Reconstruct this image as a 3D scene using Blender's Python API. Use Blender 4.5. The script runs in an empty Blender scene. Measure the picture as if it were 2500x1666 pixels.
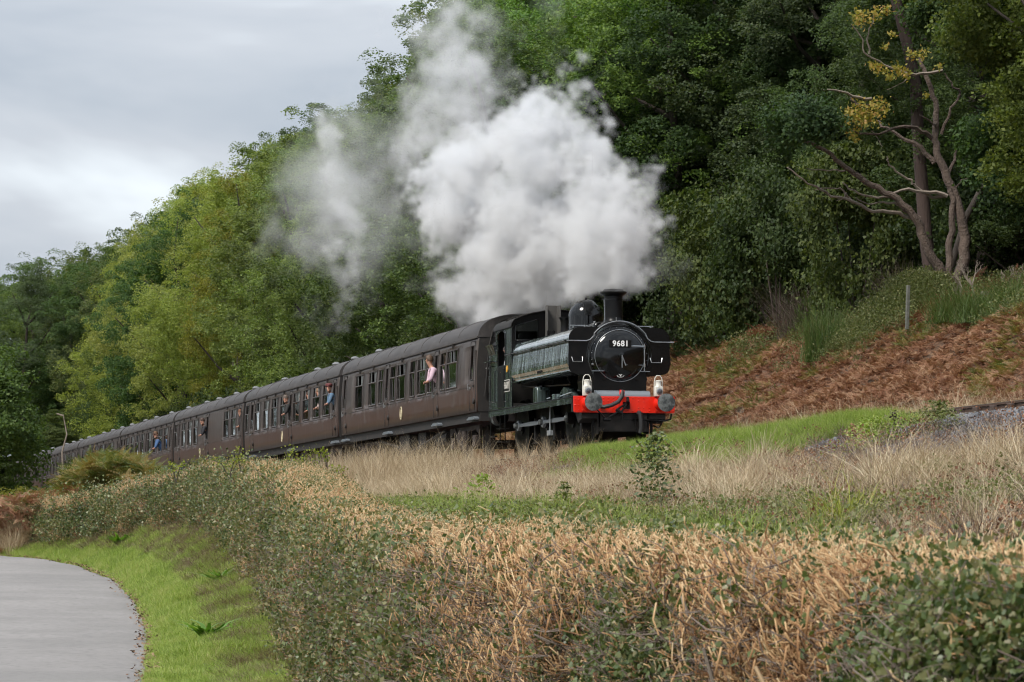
import bpy, bmesh, math, random
import numpy as np
from mathutils import Vector, Matrix
random.seed(7); rng = np.random.default_rng(7)
R = math.radians
sc = bpy.context.scene
COL = sc.collection

# ------------------------------------------------------------------ camera
# camera stands at the road side; all coordinates are metres from its eye
FPX = 8000.0; HOR = 1338.0; CX = 1250.0
cam_d = bpy.data.cameras.new('camera'); cam = bpy.data.objects.new('camera', cam_d); COL.objects.link(cam)
cam.location = (0, 0, 0); cam.rotation_euler = (R(90), 0, 0)
cam_d.sensor_width = 36; cam_d.lens = FPX/2500*36; cam_d.shift_y = 505/2500.0
cam_d.clip_start = 0.5; cam_d.clip_end = 3000
cam_d.dof.use_dof = True; cam_d.dof.focus_distance = 77; cam_d.dof.aperture_fstop = 16
sc.camera = cam

# ------------------------------------------------------------------ sky
SUN_EL, SUN_AZ = 50.0, 222.0      # azimuth the light comes from, clockwise from +Y
w = bpy.data.worlds.new('World'); sc.world = w; w.use_nodes = True
nt = w.node_tree; nt.nodes.clear()
def N(nt, t, **k):
    n = nt.nodes.new(t)
    for a, b in k.items(): setattr(n, a, b)
    return n
out = N(nt, 'ShaderNodeOutputWorld'); mix = N(nt, 'ShaderNodeMixShader')
sky = N(nt, 'ShaderNodeTexSky', sky_type='NISHITA'); sky.sun_disc = False
sky.sun_elevation = R(SUN_EL); sky.sun_rotation = R(SUN_AZ); sky.air_density = 1.5; sky.dust_density = 2
b1 = N(nt, 'ShaderNodeBackground'); b1.inputs[1].default_value = 0.09
b2 = N(nt, 'ShaderNodeBackground'); b2.inputs[1].default_value = 1.0
tc = N(nt, 'ShaderNodeTexCoord'); mp = N(nt, 'ShaderNodeMapping'); mp.inputs['Scale'].default_value = (3.2, 3.2, 8.0)
mp.inputs['Location'].default_value = (0.35, 0.0, 0.3)
mp.inputs['Rotation'].default_value = (0, R(12), 0)
nz = N(nt, 'ShaderNodeTexNoise'); nz.inputs['Scale'].default_value = 1.7; nz.inputs['Detail'].default_value = 5; nz.inputs['Roughness'].default_value = 0.5; nz.inputs['Distortion'].default_value = 0.3
rp = N(nt, 'ShaderNodeValToRGB'); e = rp.color_ramp.elements
e[0].position = 0.36; e[0].color = (0.34, 0.39, 0.46, 1); e[1].position = 0.64; e[1].color = (0.78, 0.84, 0.89, 1)
m_ = rp.color_ramp.elements.new(0.5); m_.color = (0.49, 0.525, 0.58, 1)
sx = N(nt, 'ShaderNodeSeparateXYZ'); mr = N(nt, 'ShaderNodeMapRange'); mr.inputs['From Min'].default_value = 0.05; mr.inputs['From Max'].default_value = 0.9
mr.inputs['To Min'].default_value = 1.0; mr.inputs['To Max'].default_value = 1.65
vm = N(nt, 'ShaderNodeVectorMath', operation='SCALE')
L = nt.links.new
L(tc.outputs['Generated'], mp.inputs[0]); L(mp.outputs[0], nz.inputs['Vector']); L(nz.outputs[0], rp.inputs[0])
L(tc.outputs['Generated'], sx.inputs[0]); L(sx.outputs[2], mr.inputs[0]); L(rp.outputs[0], vm.inputs[0]); L(mr.outputs[0], vm.inputs['Scale'])
L(vm.outputs[0], b2.inputs[0]); L(sky.outputs[0], b1.inputs[0])
mix.inputs[0].default_value = 0.93; L(b1.outputs[0], mix.inputs[1]); L(b2.outputs[0], mix.inputs[2]); L(mix.outputs[0], out.inputs[0])

sd = bpy.data.lights.new('sun', 'SUN'); sun = bpy.data.objects.new('sun', sd); COL.objects.link(sun)
sd.energy = 3.1; sd.angle = R(18); sd.color = (1.0, 0.95, 0.87)
az = R(SUN_AZ); el = R(SUN_EL)
sv = Vector((math.sin(az)*math.cos(el), math.cos(az)*math.cos(el), math.sin(el)))
sun.rotation_euler = sv.to_track_quat('Z', 'Y').to_euler(); sun.location = (0, 0, 60)

sc.view_settings.view_transform = 'Standard'; sc.view_settings.look = 'None'; sc.view_settings.exposure = 0.35
sc.view_settings.gamma = 1.0; sc.view_settings.use_curve_mapping = False
sc.render.engine = 'CYCLES'
sc.cycles.max_bounces = 10; sc.cycles.diffuse_bounces = 3; sc.cycles.glossy_bounces = 3; sc.cycles.transmission_bounces = 4
sc.cycles.transparent_max_bounces = 8; sc.cycles.volume_bounces = 8; sc.cycles.volume_max_steps = 256
sc.cycles.use_denoising = True; sc.cycles.filter_width = 1.15; sc.cycles.use_adaptive_sampling = True; sc.cycles.adaptive_threshold = 0.035; sc.cycles.adaptive_min_samples = 16; sc.cycles.caustics_reflective = False; sc.cycles.caustics_refractive = False

# ------------------------------------------------------------------ helpers
def W(px, py, Y):                         # a sight line of the survey (2500 px wide plan) at distance Y
    return Vector(((px-CX)/FPX*Y, Y, (HOR-py)/FPX*Y))
FX, FY = 0.2353, -0.9719                  # direction of travel
P0 = Vector((2.71, 75.0, 2.28))           # rail top under the engine's front buffers
PHI = math.atan2(FY, FX)
TR = Matrix.Translation(P0) @ Matrix.Rotation(PHI, 4, 'Z')
def TW(x, y, z): return TR @ Vector((x, y, z))      # train frame -> world (x forward, y away from the camera, z up)
def lat(X, Y): return 0.9719*(X-2.71)+0.2353*(Y-75)
def lon(X, Y): return -0.2353*(X-2.71)+0.9719*(Y-75)
def fromsl(s, l): return (2.71-0.2353*s+0.9719*l, 75+0.9719*s+0.2353*l)

def tag(o, label=None, cat=None, group=None, kind=None):
    if label: o['label'] = label
    if cat: o['category'] = cat
    if group: o['group'] = group
    if kind: o['kind'] = kind
    return o
def empty(name, loc=(0, 0, 0), rot=(0, 0, 0)):
    o = bpy.data.objects.new(name, None); COL.objects.link(o); o.location = loc; o.rotation_euler = rot
    o.empty_display_size = 0.2; return o

class MB:
    def __init__(s): s.v = []; s.f = []
    def add(s, vs, fs):
        b = len(s.v); s.v += [tuple(v) for v in vs]; s.f += [tuple(i+b for i in f) for f in fs]; return s
    def box(s, x0, x1, y0, y1, z0, z1):
        return s.add([(x0,y0,z0),(x1,y0,z0),(x1,y1,z0),(x0,y1,z0),(x0,y0,z1),(x1,y0,z1),(x1,y1,z1),(x0,y1,z1)],
                     [(0,3,2,1),(4,5,6,7),(0,1,5,4),(1,2,6,5),(2,3,7,6),(3,0,4,7)])
    def tube(s, pts, r, n=8, cap=True):
        pts = [Vector(p) for p in pts]; rs = r if hasattr(r, '__len__') else [r]*len(pts)
        vs = []; fs = []; up = None
        for i, p in enumerate(pts):
            d = (pts[min(i+1, len(pts)-1)]-pts[max(i-1, 0)])
            if d.length < 1e-9: d = Vector((0, 0, 1))
            d.normalize()
            if up is None: up = Vector((0, 0, 1)) if abs(d.z) < .9 else Vector((0, 1, 0))
            a = d.cross(up); 
            if a.length < 1e-6: a = d.cross(Vector((1, .2, .1)))
            a.normalize(); b = a.cross(d).normalized(); up = b
            for k in range(n):
                t = 2*math.pi*k/n; vs.append(p+(a*math.cos(t)+b*math.sin(t))*rs[i])
        for i in range(len(pts)-1):
            for k in range(n):
                fs.append((i*n+k, i*n+(k+1) % n, (i+1)*n+(k+1) % n, (i+1)*n+k))
        if cap: fs.append(tuple(range(n-1, -1, -1))); fs.append(tuple((len(pts)-1)*n+k for k in range(n)))
        return s.add(vs, fs)
    def lathe(s, prof, c, axis='Z', n=32):    # prof: (r, h) along axis
        vs = []; fs = []
        for r, h in prof:
            for k in range(n):
                t = 2*math.pi*k/n; a, b = r*math.cos(t), r*math.sin(t)
                v = {'Z': (a, b, h), 'X': (h, a, b), 'Y': (a, h, b)}[axis]
                vs.append((v[0]+c[0], v[1]+c[1], v[2]+c[2]))
        for i in range(len(prof)-1):
            for k in range(n):
                fs.append((i*n+k, i*n+(k+1) % n, (i+1)*n+(k+1) % n, (i+1)*n+k))
        if prof[0][0] > 1e-4: fs.append(tuple(range(n-1, -1, -1)))
        if prof[-1][0] > 1e-4: fs.append(tuple((len(prof)-1)*n+k for k in range(n)))
        return s.add(vs, fs)
    def prism(s, poly, a0, a1, axis='X'):     # poly of 2D points extruded along axis
        n = len(poly)
        def P(p, a): return {'X': (a, p[0], p[1]), 'Y': (p[0], a, p[1]), 'Z': (p[0], p[1], a)}[axis]
        return s.add([P(p, a0) for p in poly]+[P(p, a1) for p in poly],
                     [tuple(range(n-1, -1, -1)), tuple(range(n, 2*n))]+[(i, (i+1) % n, n+(i+1) % n, n+i) for i in range(n)])
    def torus(s, c, rad, r, axis='X', a0=0, a1=2*math.pi, n=40, m=6):
        pts = []
        full = abs(a1-a0-2*math.pi) < 1e-6
        for i in range(n+1):
            t = a0+(a1-a0)*i/n; a, b = rad*math.cos(t), rad*math.sin(t)
            v = {'Z': (a, b, 0), 'X': (0, a, b), 'Y': (a, 0, b)}[axis]; pts.append((c[0]+v[0], c[1]+v[1], c[2]+v[2]))
        return s.tube(pts, r, m, cap=not full)
    def build(s, name, mat, parent=None, smooth=35, bevel=0, kind=None):
        me = bpy.data.meshes.new(name); me.from_pydata(s.v, [], s.f); me.update()
        bm = bmesh.new(); bm.from_mesh(me); bmesh.ops.recalc_face_normals(bm, faces=bm.faces); bm.to_mesh(me); bm.free()
        if mat: me.materials.append(mat)
        if smooth:
            me.polygons.foreach_set('use_smooth', [True]*len(me.polygons)); me.set_sharp_from_angle(angle=R(smooth))
        o = bpy.data.objects.new(name, me); COL.objects.link(o)
        if parent: o.parent = parent
        if bevel:
            b = o.modifiers.new('bevel', 'BEVEL'); b.width = bevel; b.segments = 2; b.limit_method = 'ANGLE'; b.angle_limit = R(40); b.harden_normals = False
        if kind: o['kind'] = kind
        return o

def grid_panel(mb, xs, zs, holes, lat_f, flip=False):   # side sheet with real openings; lat_f(z) = y
    xs = sorted(set(round(x, 4) for x in xs)); zs = sorted(set(round(z, 4) for z in zs)); idx = {}
    vs = []; fs = []
    def V(i, j):
        if (i, j) not in idx: idx[(i, j)] = len(vs); vs.append((xs[i], lat_f(zs[j]), zs[j]))
        return idx[(i, j)]
    for i in range(len(xs)-1):
        for j in range(len(zs)-1):
            cx = (xs[i]+xs[i+1])/2; cz = (zs[j]+zs[j+1])/2
            if any(h[0] < cx < h[1] and h[2] < cz < h[3] for h in holes): continue
            fs.append((V(i, j), V(i+1, j), V(i+1, j+1), V(i, j+1)))
    mb.add(vs, fs)

def np_mesh(name, co, faces, mat=None, attrs=None, smooth=False):   # faces: (n,k) int array
    me = bpy.data.meshes.new(name); co = np.asarray(co, np.float32); faces = np.asarray(faces, np.int32)
    me.vertices.add(len(co)); me.vertices.foreach_set('co', co.ravel())
    n, k = faces.shape
    me.loops.add(n*k); me.loops.foreach_set('vertex_index', faces.ravel())
    me.polygons.add(n); me.polygons.foreach_set('loop_start', np.arange(0, n*k, k, dtype=np.int32))
    if smooth: me.polygons.foreach_set('use_smooth', np.ones(n, bool))
    me.update(calc_edges=True)
    for a, (dom, val) in (attrs or {}).items():
        val = np.asarray(val, np.float32)
        if val.ndim == 1: at = me.attributes.new(a, 'FLOAT', dom); at.data.foreach_set('value', val)
        else: at = me.attributes.new(a, 'FLOAT_COLOR', dom); at.data.foreach_set('color', np.c_[val, np.ones(len(val))].astype(np.float32).ravel())
    if mat: me.materials.append(mat)
    return me
def mk(name, me, parent=None):
    o = bpy.data.objects.new(name, me); COL.objects.link(o)
    if parent: o.parent = parent
    return o

# ------------------------------------------------------------------ materials
MATS = {}
def mat(name, col, rough=0.6, metal=0.0, noise=None, bump=None, spec=0.5, coat=0.0, streak=None):
    """noise: (scale, second colour, contrast); bump: (scale, strength, distance); streak: (sx,sy,sz,colour,low,high)"""
    m = bpy.data.materials.new(name); m.use_nodes = True; nt = m.node_tree; L = nt.links.new
    b = nt.nodes['Principled BSDF']; b.inputs['Roughness'].default_value = rough; b.inputs['Metallic'].default_value = metal
    b.inputs['Specular IOR Level'].default_value = spec; b.inputs['Coat Weight'].default_value = coat; b.inputs['Coat Roughness'].default_value = 0.06
    tc = N(nt, 'ShaderNodeTexCoord'); csock = None
    rgb = N(nt, 'ShaderNodeRGB'); rgb.outputs[0].default_value = (*col, 1); csock = rgb.outputs[0]
    def mixc(fac, a, c2):
        mx = N(nt, 'ShaderNodeMix', data_type='RGBA'); L(fac, mx.inputs[0]); L(a, mx.inputs[6]); mx.inputs[7].default_value = (*c2, 1); return mx.outputs[2]
    if noise:
        n = N(nt, 'ShaderNodeTexNoise'); n.inputs['Scale'].default_value = noise[0]; n.inputs['Detail'].default_value = 6; n.inputs['Roughness'].default_value = 0.6
        L(tc.outputs['Object'], n.inputs['Vector']); r = N(nt, 'ShaderNodeMapRange'); c = noise[2]
        r.inputs['From Min'].default_value = 0.5-c; r.inputs['From Max'].default_value = 0.5+c; L(n.outputs[0], r.inputs[0]); csock = mixc(r.outputs[0], csock, noise[1])
    if streak:
        mp = N(nt, 'ShaderNodeMapping'); mp.inputs['Scale'].default_value = streak[:3]; L(tc.outputs['Object'], mp.inputs[0])
        n = N(nt, 'ShaderNodeTexNoise'); n.inputs['Scale'].default_value = 1; n.inputs['Detail'].default_value = 4; L(mp.outputs[0], n.inputs['Vector'])
        r = N(nt, 'ShaderNodeMapRange'); r.inputs['From Min'].default_value = streak[4]; r.inputs['From Max'].default_value = streak[5]; L(n.outputs[0], r.inputs[0])
        csock = mixc(r.outputs[0], csock, streak[3])
    L(csock, b.inputs['Base Color'])
    if bump:
        n = N(nt, 'ShaderNodeTexNoise'); n.inputs['Scale'].default_value = bump[0]; n.inputs['Detail'].default_value = 4
        if len(bump) > 3:
            mp = N(nt, 'ShaderNodeMapping'); mp.inputs['Scale'].default_value = bump[3]; L(tc.outputs['Object'], mp.inputs[0]); L(mp.outputs[0], n.inputs['Vector'])
        else: L(tc.outputs['Object'], n.inputs['Vector'])
        bp = N(nt, 'ShaderNodeBump'); bp.inputs['Strength'].default_value = bump[1]; bp.inputs['Distance'].default_value = bump[2]
        L(n.outputs[0], bp.inputs['Height']); L(bp.outputs[0], b.inputs['Normal'])
    MATS[name] = m; return m

def leaf_mat(name, cols, rough=0.5, trans=0.35, use_obj=False, spec=0.3, inst=True, tr_gain=(1.3, 1.38, .6)):
    """leaf colours vary leaf by leaf ('v'), tuft by tuft ('tint') or by the tree's own colour"""
    m = bpy.data.materials.new(name); m.use_nodes = True; nt = m.node_tree; L = nt.links.new
    b = nt.nodes['Principled BSDF']; b.inputs['Roughness'].default_value = rough; b.inputs['Specular IOR Level'].default_value = spec
    at = N(nt, 'ShaderNodeAttribute', attribute_name='v'); rp = N(nt, 'ShaderNodeValToRGB'); els = rp.color_ramp.elements
    while len(els) < len(cols): els.new(0.5)
    for i, c in enumerate(cols): els[i].position = i/(len(cols)-1); els[i].color = (*c, 1)
    add = N(nt, 'ShaderNodeMath', operation='ADD'); L(at.outputs['Fac'], add.inputs[0])
    if inst:
        it = N(nt, 'ShaderNodeAttribute', attribute_name='tint', attribute_type='INSTANCER'); L(it.outputs['Fac'], add.inputs[1])
    else: add.inputs[1].default_value = 0
    L(add.outputs[0], rp.inputs[0]); cs = rp.outputs[0]
    if use_obj:
        oi = N(nt, 'ShaderNodeObjectInfo'); mx = N(nt, 'ShaderNodeMix', data_type='RGBA', blend_type='MULTIPLY'); mx.inputs[0].default_value = 1
        L(cs, mx.inputs[6]); L(oi.outputs['Color'], mx.inputs[7]); cs = mx.outputs[2]
    L(cs, b.inputs['Base Color'])
    tl = N(nt, 'ShaderNodeBsdfTranslucent'); g = N(nt, 'ShaderNodeMix', data_type='RGBA', blend_type='MULTIPLY'); g.inputs[0].default_value = 1
    L(cs, g.inputs[6]); g.inputs[7].default_value = (*tr_gain, 1); L(g.outputs[2], tl.inputs[0])
    mx = N(nt, 'ShaderNodeMixShader'); mx.inputs[0].default_value = trans; L(b.outputs[0], mx.inputs[1]); L(tl.outputs[0], mx.inputs[2])
    L(mx.outputs[0], nt.nodes['Material Output'].inputs[0]); MATS[name] = m; return m

# ------------------------------------------------------------------ scattering of uncountable cover (one object each)
def variant(name, me):
    return bpy.data.objects.new(name, me)       # never linked to the scene itself; only the cover uses it
def scatter(name, pts, rot, scl, tint, variants, idx=None, parent=None):
    pts = np.asarray(pts, np.float32); n = len(pts)
    me = bpy.data.meshes.new(name); me.vertices.add(n); me.vertices.foreach_set('co', pts.ravel())
    rot = np.asarray(rot, np.float32); scl = np.asarray(scl, np.float32)
    if scl.ndim == 1: scl = np.repeat(scl[:, None], 3, 1)
    for nm, ty, key, val in (('rot', 'FLOAT_VECTOR', 'vector', rot), ('scl', 'FLOAT_VECTOR', 'vector', scl), ('tint', 'FLOAT', 'value', np.asarray(tint, np.float32))):
        a = me.attributes.new(nm, ty, 'POINT'); a.data.foreach_set(key, val.ravel())
    if idx is None: idx = rng.integers(0, len(variants), n)
    a = me.attributes.new('idx', 'INT', 'POINT'); a.data.foreach_set('value', np.asarray(idx, np.int32))
    o = mk(name, me, parent)
    g = bpy.data.node_groups.new(name, 'GeometryNodeTree'); L = g.links.new
    g.interface.new_socket('Geometry', in_out='INPUT', socket_type='NodeSocketGeometry'); g.interface.new_socket('Geometry', in_out='OUTPUT', socket_type='NodeSocketGeometry')
    gi = g.nodes.new('NodeGroupInput'); go = g.nodes.new('NodeGroupOutput'); ip = g.nodes.new('GeometryNodeInstanceOnPoints'); jn = g.nodes.new('GeometryNodeJoinGeometry')
    L(gi.outputs[0], ip.inputs['Points'])
    for v in reversed(variants):
        oi = g.nodes.new('GeometryNodeObjectInfo'); oi.inputs['Object'].default_value = v; oi.inputs['As Instance'].default_value = True; L(oi.outputs['Geometry'], jn.inputs[0])
    L(jn.outputs[0], ip.inputs['Instance']); ip.inputs['Pick Instance'].default_value = True
    def na(nm, ty):
        a = g.nodes.new('GeometryNodeInputNamedAttribute'); a.data_type = ty; a.inputs[0].default_value = nm; return a.outputs[0]
    L(na('idx', 'INT'), ip.inputs['Instance Index'])
    er = g.nodes.new('FunctionNodeEulerToRotation'); L(na('rot', 'FLOAT_VECTOR'), er.inputs[0]); L(er.outputs[0], ip.inputs['Rotation'])
    L(na('scl', 'FLOAT_VECTOR'), ip.inputs['Scale']); L(ip.outputs[0], go.inputs[0])
    md = o.modifiers.new('cover', 'NODES'); md.node_group = g
    return o

def fbm2(x, y, sc0=1.0, oct=4, seed=0):      # cheap value noise for placement and relief, 0..1
    r = np.random.default_rng(seed); T = r.random((64, 64)); out = np.zeros_like(x, dtype=float); a = 1; tot = 0
    for k in range(oct):
        u = x*sc0*2**k+17.3*k; v = y*sc0*2**k+5.7*k; i = np.floor(u).astype(int); j = np.floor(v).astype(int); fu = u-i; fv = v-j
        fu = fu*fu*(3-2*fu); fv = fv*fv*(3-2*fv)
        g = lambda a_, b_: T[a_ % 64, b_ % 64]
        out += a*((g(i, j)*(1-fu)+g(i+1, j)*fu)*(1-fv)+(g(i, j+1)*(1-fu)+g(i+1, j+1)*fu)*fv); tot += a; a *= .5
    return out/tot
# ------------------------------------------------------------------ the lie of the land
RE_Y = [-30, 0, 20, 39, 50, 60, 70, 80, 85, 88, 92, 96, 99, 101]
RE_X = [1.6, -.8, -2.4, -4.29, -5.5, -6.8, -8.4, -10.5, -12.2, -13.8, -17, -26, -45, -120]
def road_x(Y): return np.interp(Y, RE_Y, RE_X)
def road_z(Y): return np.interp(Y, [-30, 39, 85, 100, 160], [-1.6, -1.6, -.29, .05, .2])
HF_Y = [-10, 0, 9, 14, 20, 30, 39, 45, 55, 65, 75, 80, 84, 88, 92, 96, 100, 110]
HF_X = [4, 2.9, 1.25, .40, -.42, -1.55, -2.5, -3.1, -4.2, -5.6, -7.3, -9.2, -10.7, -12.7, -15.2, -20, -30, -60]
def hf_x(Y): return np.interp(Y, HF_Y, HF_X)
def hf_z(Y): return np.interp(Y, [0, 39, 45, 55, 65, 75, 80, 88, 95, 110], [-1.5, -1.5, -1.1, -.4, .15, .6, .5, .05, .1, .2])
HT_Y = [0, 7, 10, 14, 20, 26, 32, 39, 45, 52, 60, 75, 82, 88, 92]
HT_Z = [-.16, -.14, -.11, -.08, -.01, .07, .17, .35, .52, .95, 1.42, 1.80, 1.50, 1.20, .9]
def ht_z(Y): return np.interp(Y, HT_Y, HT_Z)
def H(X, Y):
    X = np.asarray(X, float); Y = np.asarray(Y, float); l = lat(X, Y); s = lon(X, Y)
    zb = np.interp(l, [-60, -18, -14.5, -12, -7, -3.6, -2.5, -1.8, 2.2, 3.6], [-.2, -.9, -.55, -.06, .72, 1.66, 1.88, 2.02, 2.06, 1.85])
    h = np.maximum(l-3.8, np.minimum((Y-250)*.9, 12))+0.0
    hill = 1.85+np.interp(h, [0, 9.5, 15, 26, 66], [0, 5.0, 6.1, 13.8, 24])
    zb = np.where(h > 0, np.maximum(zb, hill), zb)
    hb = hf_x(Y)+1.9
    rx = road_x(Y); fx = hf_x(Y); rz = road_z(Y); fz = hf_z(Y)
    verge = rz+(fz-rz)*np.clip((X-rx)/np.maximum(fx-rx, .3), 0, 1)**1.1
    side = np.where(X < rx, rz, verge)
    t = np.clip((X-fx)/(hb-fx), 0, 1)
    z = np.where(X < fx, side, side*(1-t)+zb*t)
    far = np.clip((Y-95)/8, 0, 1); z = np.where((X < hb), z*(1-far)+zb*far, z)
    return z
def relief(X, Y):
    X = np.asarray(X, float); Y = np.asarray(Y, float); l = lat(X, Y)
    a = np.where((l > -2.4) & (l < 2.6), 0.0, 1.0); a = np.where(X < road_x(Y)+.1, .0, a)
    return a*(fbm2(X, Y, .8, 3, 5)-.5)*.22 + np.where((l > 5), (fbm2(X, Y, .25, 3, 6)-.5)*1.2*np.clip((l-5)/5, 0, 1), 0)
def G(X, Y): return H(X, Y)+relief(X, Y)

# ground mesh, one sheet to the horizon
xs = np.unique(np.round(np.concatenate([np.linspace(-2500, -200, 12), np.linspace(-200, -60, 50), np.linspace(-60, 45, 420), np.linspace(45, 200, 50), np.linspace(200, 2500, 12)]), 3))
ys = np.unique(np.round(np.concatenate([np.linspace(-400, -20, 8), np.linspace(-20, 110, 400), np.linspace(110, 300, 140), np.linspace(300, 600, 25), np.linspace(600, 2800, 12)]), 3))
GX, GY = np.meshgrid(xs, ys); GZ = G(GX, GY)
on_road = (GX < road_x(GY)-.02) & (GY < 101) & (GX > road_x(GY)-6.0)
GZ = np.where(on_road, GZ-.06, GZ)
l_ = lat(GX, GY); nn = fbm2(GX, GY, 1.3, 4, 9)
def lerp(a, b, t): return np.asarray(a)*(1-t[..., None])+np.asarray(b)*t[..., None]
cgrass = np.array([.055, .085, .022]); cstraw = np.array([.20, .15, .085]); cearth = np.array([.06, .042, .028]); clitter = np.array([.035, .022, .014]); cball = np.array([.15, .15, .15]); cfern = np.array([.10, .05, .025])
Cc = np.zeros(GX.shape+(3,))+cgrass
Cc = lerp(cgrass, cearth, np.clip((nn-.45)*5, 0, 1))
bank = (GX > hf_x(GY)+1) & (l_ < -3)
Cc = np.where(bank[..., None], lerp(cstraw, cearth, np.clip((nn-.40)*5, 0, 1)), Cc)
Cc = np.where(((l_ > -3.2) & (l_ < 3.4))[..., None], cball, Cc)
Cc = np.where((l_ > 3.4)[..., None], lerp(cfern, cearth, np.clip((nn-.45)*5, 0, 1)), Cc)
Cc = np.where((l_ > 13)[..., None], clitter, Cc)
Cc = np.where(((l_ > 5) & (lon(GX, GY) > 42))[..., None], clitter, Cc)
Cc = np.where((GY > 232)[..., None], clitter, Cc)
ny, nx = GX.shape; ii = np.arange(ny*nx).reshape(ny, nx)
fc = np.stack([ii[:-1, :-1], ii[:-1, 1:], ii[1:, 1:], ii[1:, :-1]], -1).reshape(-1, 4)
gm = bpy.data.materials.new('earth'); gm.use_nodes = True; nt = gm.node_tree; L = nt.links.new; b = nt.nodes['Principled BSDF']
at = N(nt, 'ShaderNodeAttribute', attribute_name='col'); tc = N(nt, 'ShaderNodeTexCoord'); n1 = N(nt, 'ShaderNodeTexNoise'); n1.inputs['Scale'].default_value = 9; n1.inputs['Detail'].default_value = 8
r1 = N(nt, 'ShaderNodeMapRange'); r1.inputs['From Min'].default_value = .3; r1.inputs['From Max'].default_value = .7; r1.inputs['To Min'].default_value = .55; r1.inputs['To Max'].default_value = 1.45
vs_ = N(nt, 'ShaderNodeVectorMath', operation='SCALE'); L(tc.outputs['Object'], n1.inputs['Vector']); L(n1.outputs[0], r1.inputs[0]); L(at.outputs['Color'], vs_.inputs[0]); L(r1.outputs[0], vs_.inputs['Scale']); L(vs_.outputs[0], b.inputs['Base Color'])
bp = N(nt, 'ShaderNodeBump'); bp.inputs['Distance'].default_value = .06; L(n1.outputs[0], bp.inputs['Height']); L(bp.outputs[0], b.inputs['Normal']); b.inputs['Roughness'].default_value = .95
ground = mk('ground', np_mesh('ground', np.stack([GX, GY, GZ], -1).reshape(-1, 3), fc, gm, {'col': ('POINT', Cc.reshape(-1, 3))}, True))
tag(ground, kind='structure')

# road
ry = np.concatenate([np.linspace(-25, 84, 220), np.linspace(84.3, 100.5, 60)]); wd = np.linspace(0, 1, 22)
rxx = road_x(ry); 
# smooth edge and give it a frayed outline
k = np.ones(9)/9; rxs = np.convolve(np.pad(rxx, 4, 'edge'), k, 'valid')
edge = rxs+(fbm2(ry, ry*0, 1.1, 4, 3)-.5)*.45
RX = edge[:, None]-wd[None, :]*5.2; RY = np.repeat(ry[:, None], len(wd), 1)
RZ = np.repeat(road_z(ry)[:, None], len(wd), 1)+.02+.05*np.sin(np.pi*wd)[None, :]; RZ[:, 0] -= .05; RZ[:, -1] -= .05
ii = np.arange(RX.size).reshape(RX.shape); fc = np.stack([ii[:-1, :-1], ii[1:, :-1], ii[1:, 1:], ii[:-1, 1:]], -1).reshape(-1, 4)
rm = mat('asphalt', (.20, .190, .184), .92, noise=(.35, (.255, .240, .232), .12), bump=(40, .7, .015), streak=(9, 9, 9, (.155, .148, .145), .48, .8))
road = mk('road', np_mesh('road', np.stack([RX, RY, RZ], -1).reshape(-1, 3), fc, rm, None, True)); tag(road, kind='structure')

# ------------------------------------------------------------------ track
m_rail = mat('rail_rust', (.085, .045, .03), .7, noise=(12, (.05, .03, .02), .2)); m_railtop = mat('rail_worn', (.35, .34, .34), .3, metal=.9)
m_sleeper = mat('sleeper_wood', (.075, .06, .05), .9, noise=(6, (.12, .1, .085), .2)); m_iron = mat('chair_iron', (.07, .045, .035), .75)
ballast_m = leaf_mat('ballast_stone', [(.07, .072, .08), (.14, .143, .155), (.22, .222, .235)], .85, 0.0)
track = tag(empty('railway_track', TW(0, 0, -.0), (0, 0, PHI)), 'single railway line with rusty rail on grey ballast at the right edge', 'railway track')
for sy in (-1, 1):
    y = sy*.752
    MB().prism([(y-.07, -.155), (y+.07, -.155), (y+.07, -.14), (y+.012, -.12), (y+.012, -.045), (y+.035, -.035), (y+.035, -.006), (y-.035, -.006), (y-.035, -.035), (y-.012, -.045), (y-.012, -.12), (y-.07, -.14)], -250, 62).build('rail', m_rail, track, 0)
    MB().box(-250, 62, y-.033, y+.033, -.004, 0).build('rail_head', m_railtop, track, 0)
sl = MB().box(-.125, .125, -1.3, 1.3, -.29, -.157).build('sleeper', m_sleeper, track, 0, bevel=.01); sl.location.x = 60
ch = MB().box(-.1, .1, -.19, .19, -.156, -.12).box(-.09, .09, .04, .1, -.12, -.04).box(-.09, .09, -.1, -.04, -.12, -.04).build('rail_chair', m_iron, track, 0, bevel=.008)
ch.location = (60, -.752, 0)
for i in range(1, 70):                       # those that show at the right edge and under the engine
    c = sl.copy(); COL.objects.link(c); c.location.x = 60-i*.72+random.uniform(-.02, .02)
    c = ch.copy(); COL.objects.link(c); c.location = (60-i*.72, -.752, 0)
mb = MB()
for i in range(70, 420): mb.box(60-i*.72-.125, 60-i*.72+.125, -1.3, 1.3, -.29, -.157)
mb.build('sleepers_beyond', m_sleeper, track, 0, kind='stuff')

def rock(seed, r=1.0):
    g = np.random.default_rng(seed); bm = bmesh.new(); bmesh.ops.create_icosphere(bm, subdivisions=1, radius=r)
    for v in bm.verts: v.co *= g.uniform(.65, 1.2); v.co.z *= .75
    me = bpy.data.meshes.new('stone'); bm.to_mesh(me); bm.free(); a = me.attributes.new('v', 'FLOAT', 'POINT'); a.data.foreach_set('value', np.full(len(me.vertices), .5, np.float32)); return me
rocks = []
for i in range(5):
    me = rock(i); me.materials.append(ballast_m); rocks.append(variant('ballast_stone', me))
n = 22000; s_ = rng.uniform(-34, -12, n); ll = rng.uniform(-4.3, 2.6, n)+np.clip((s_+19)/6, 0, .9); X, Y = fromsl(s_, ll)
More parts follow.
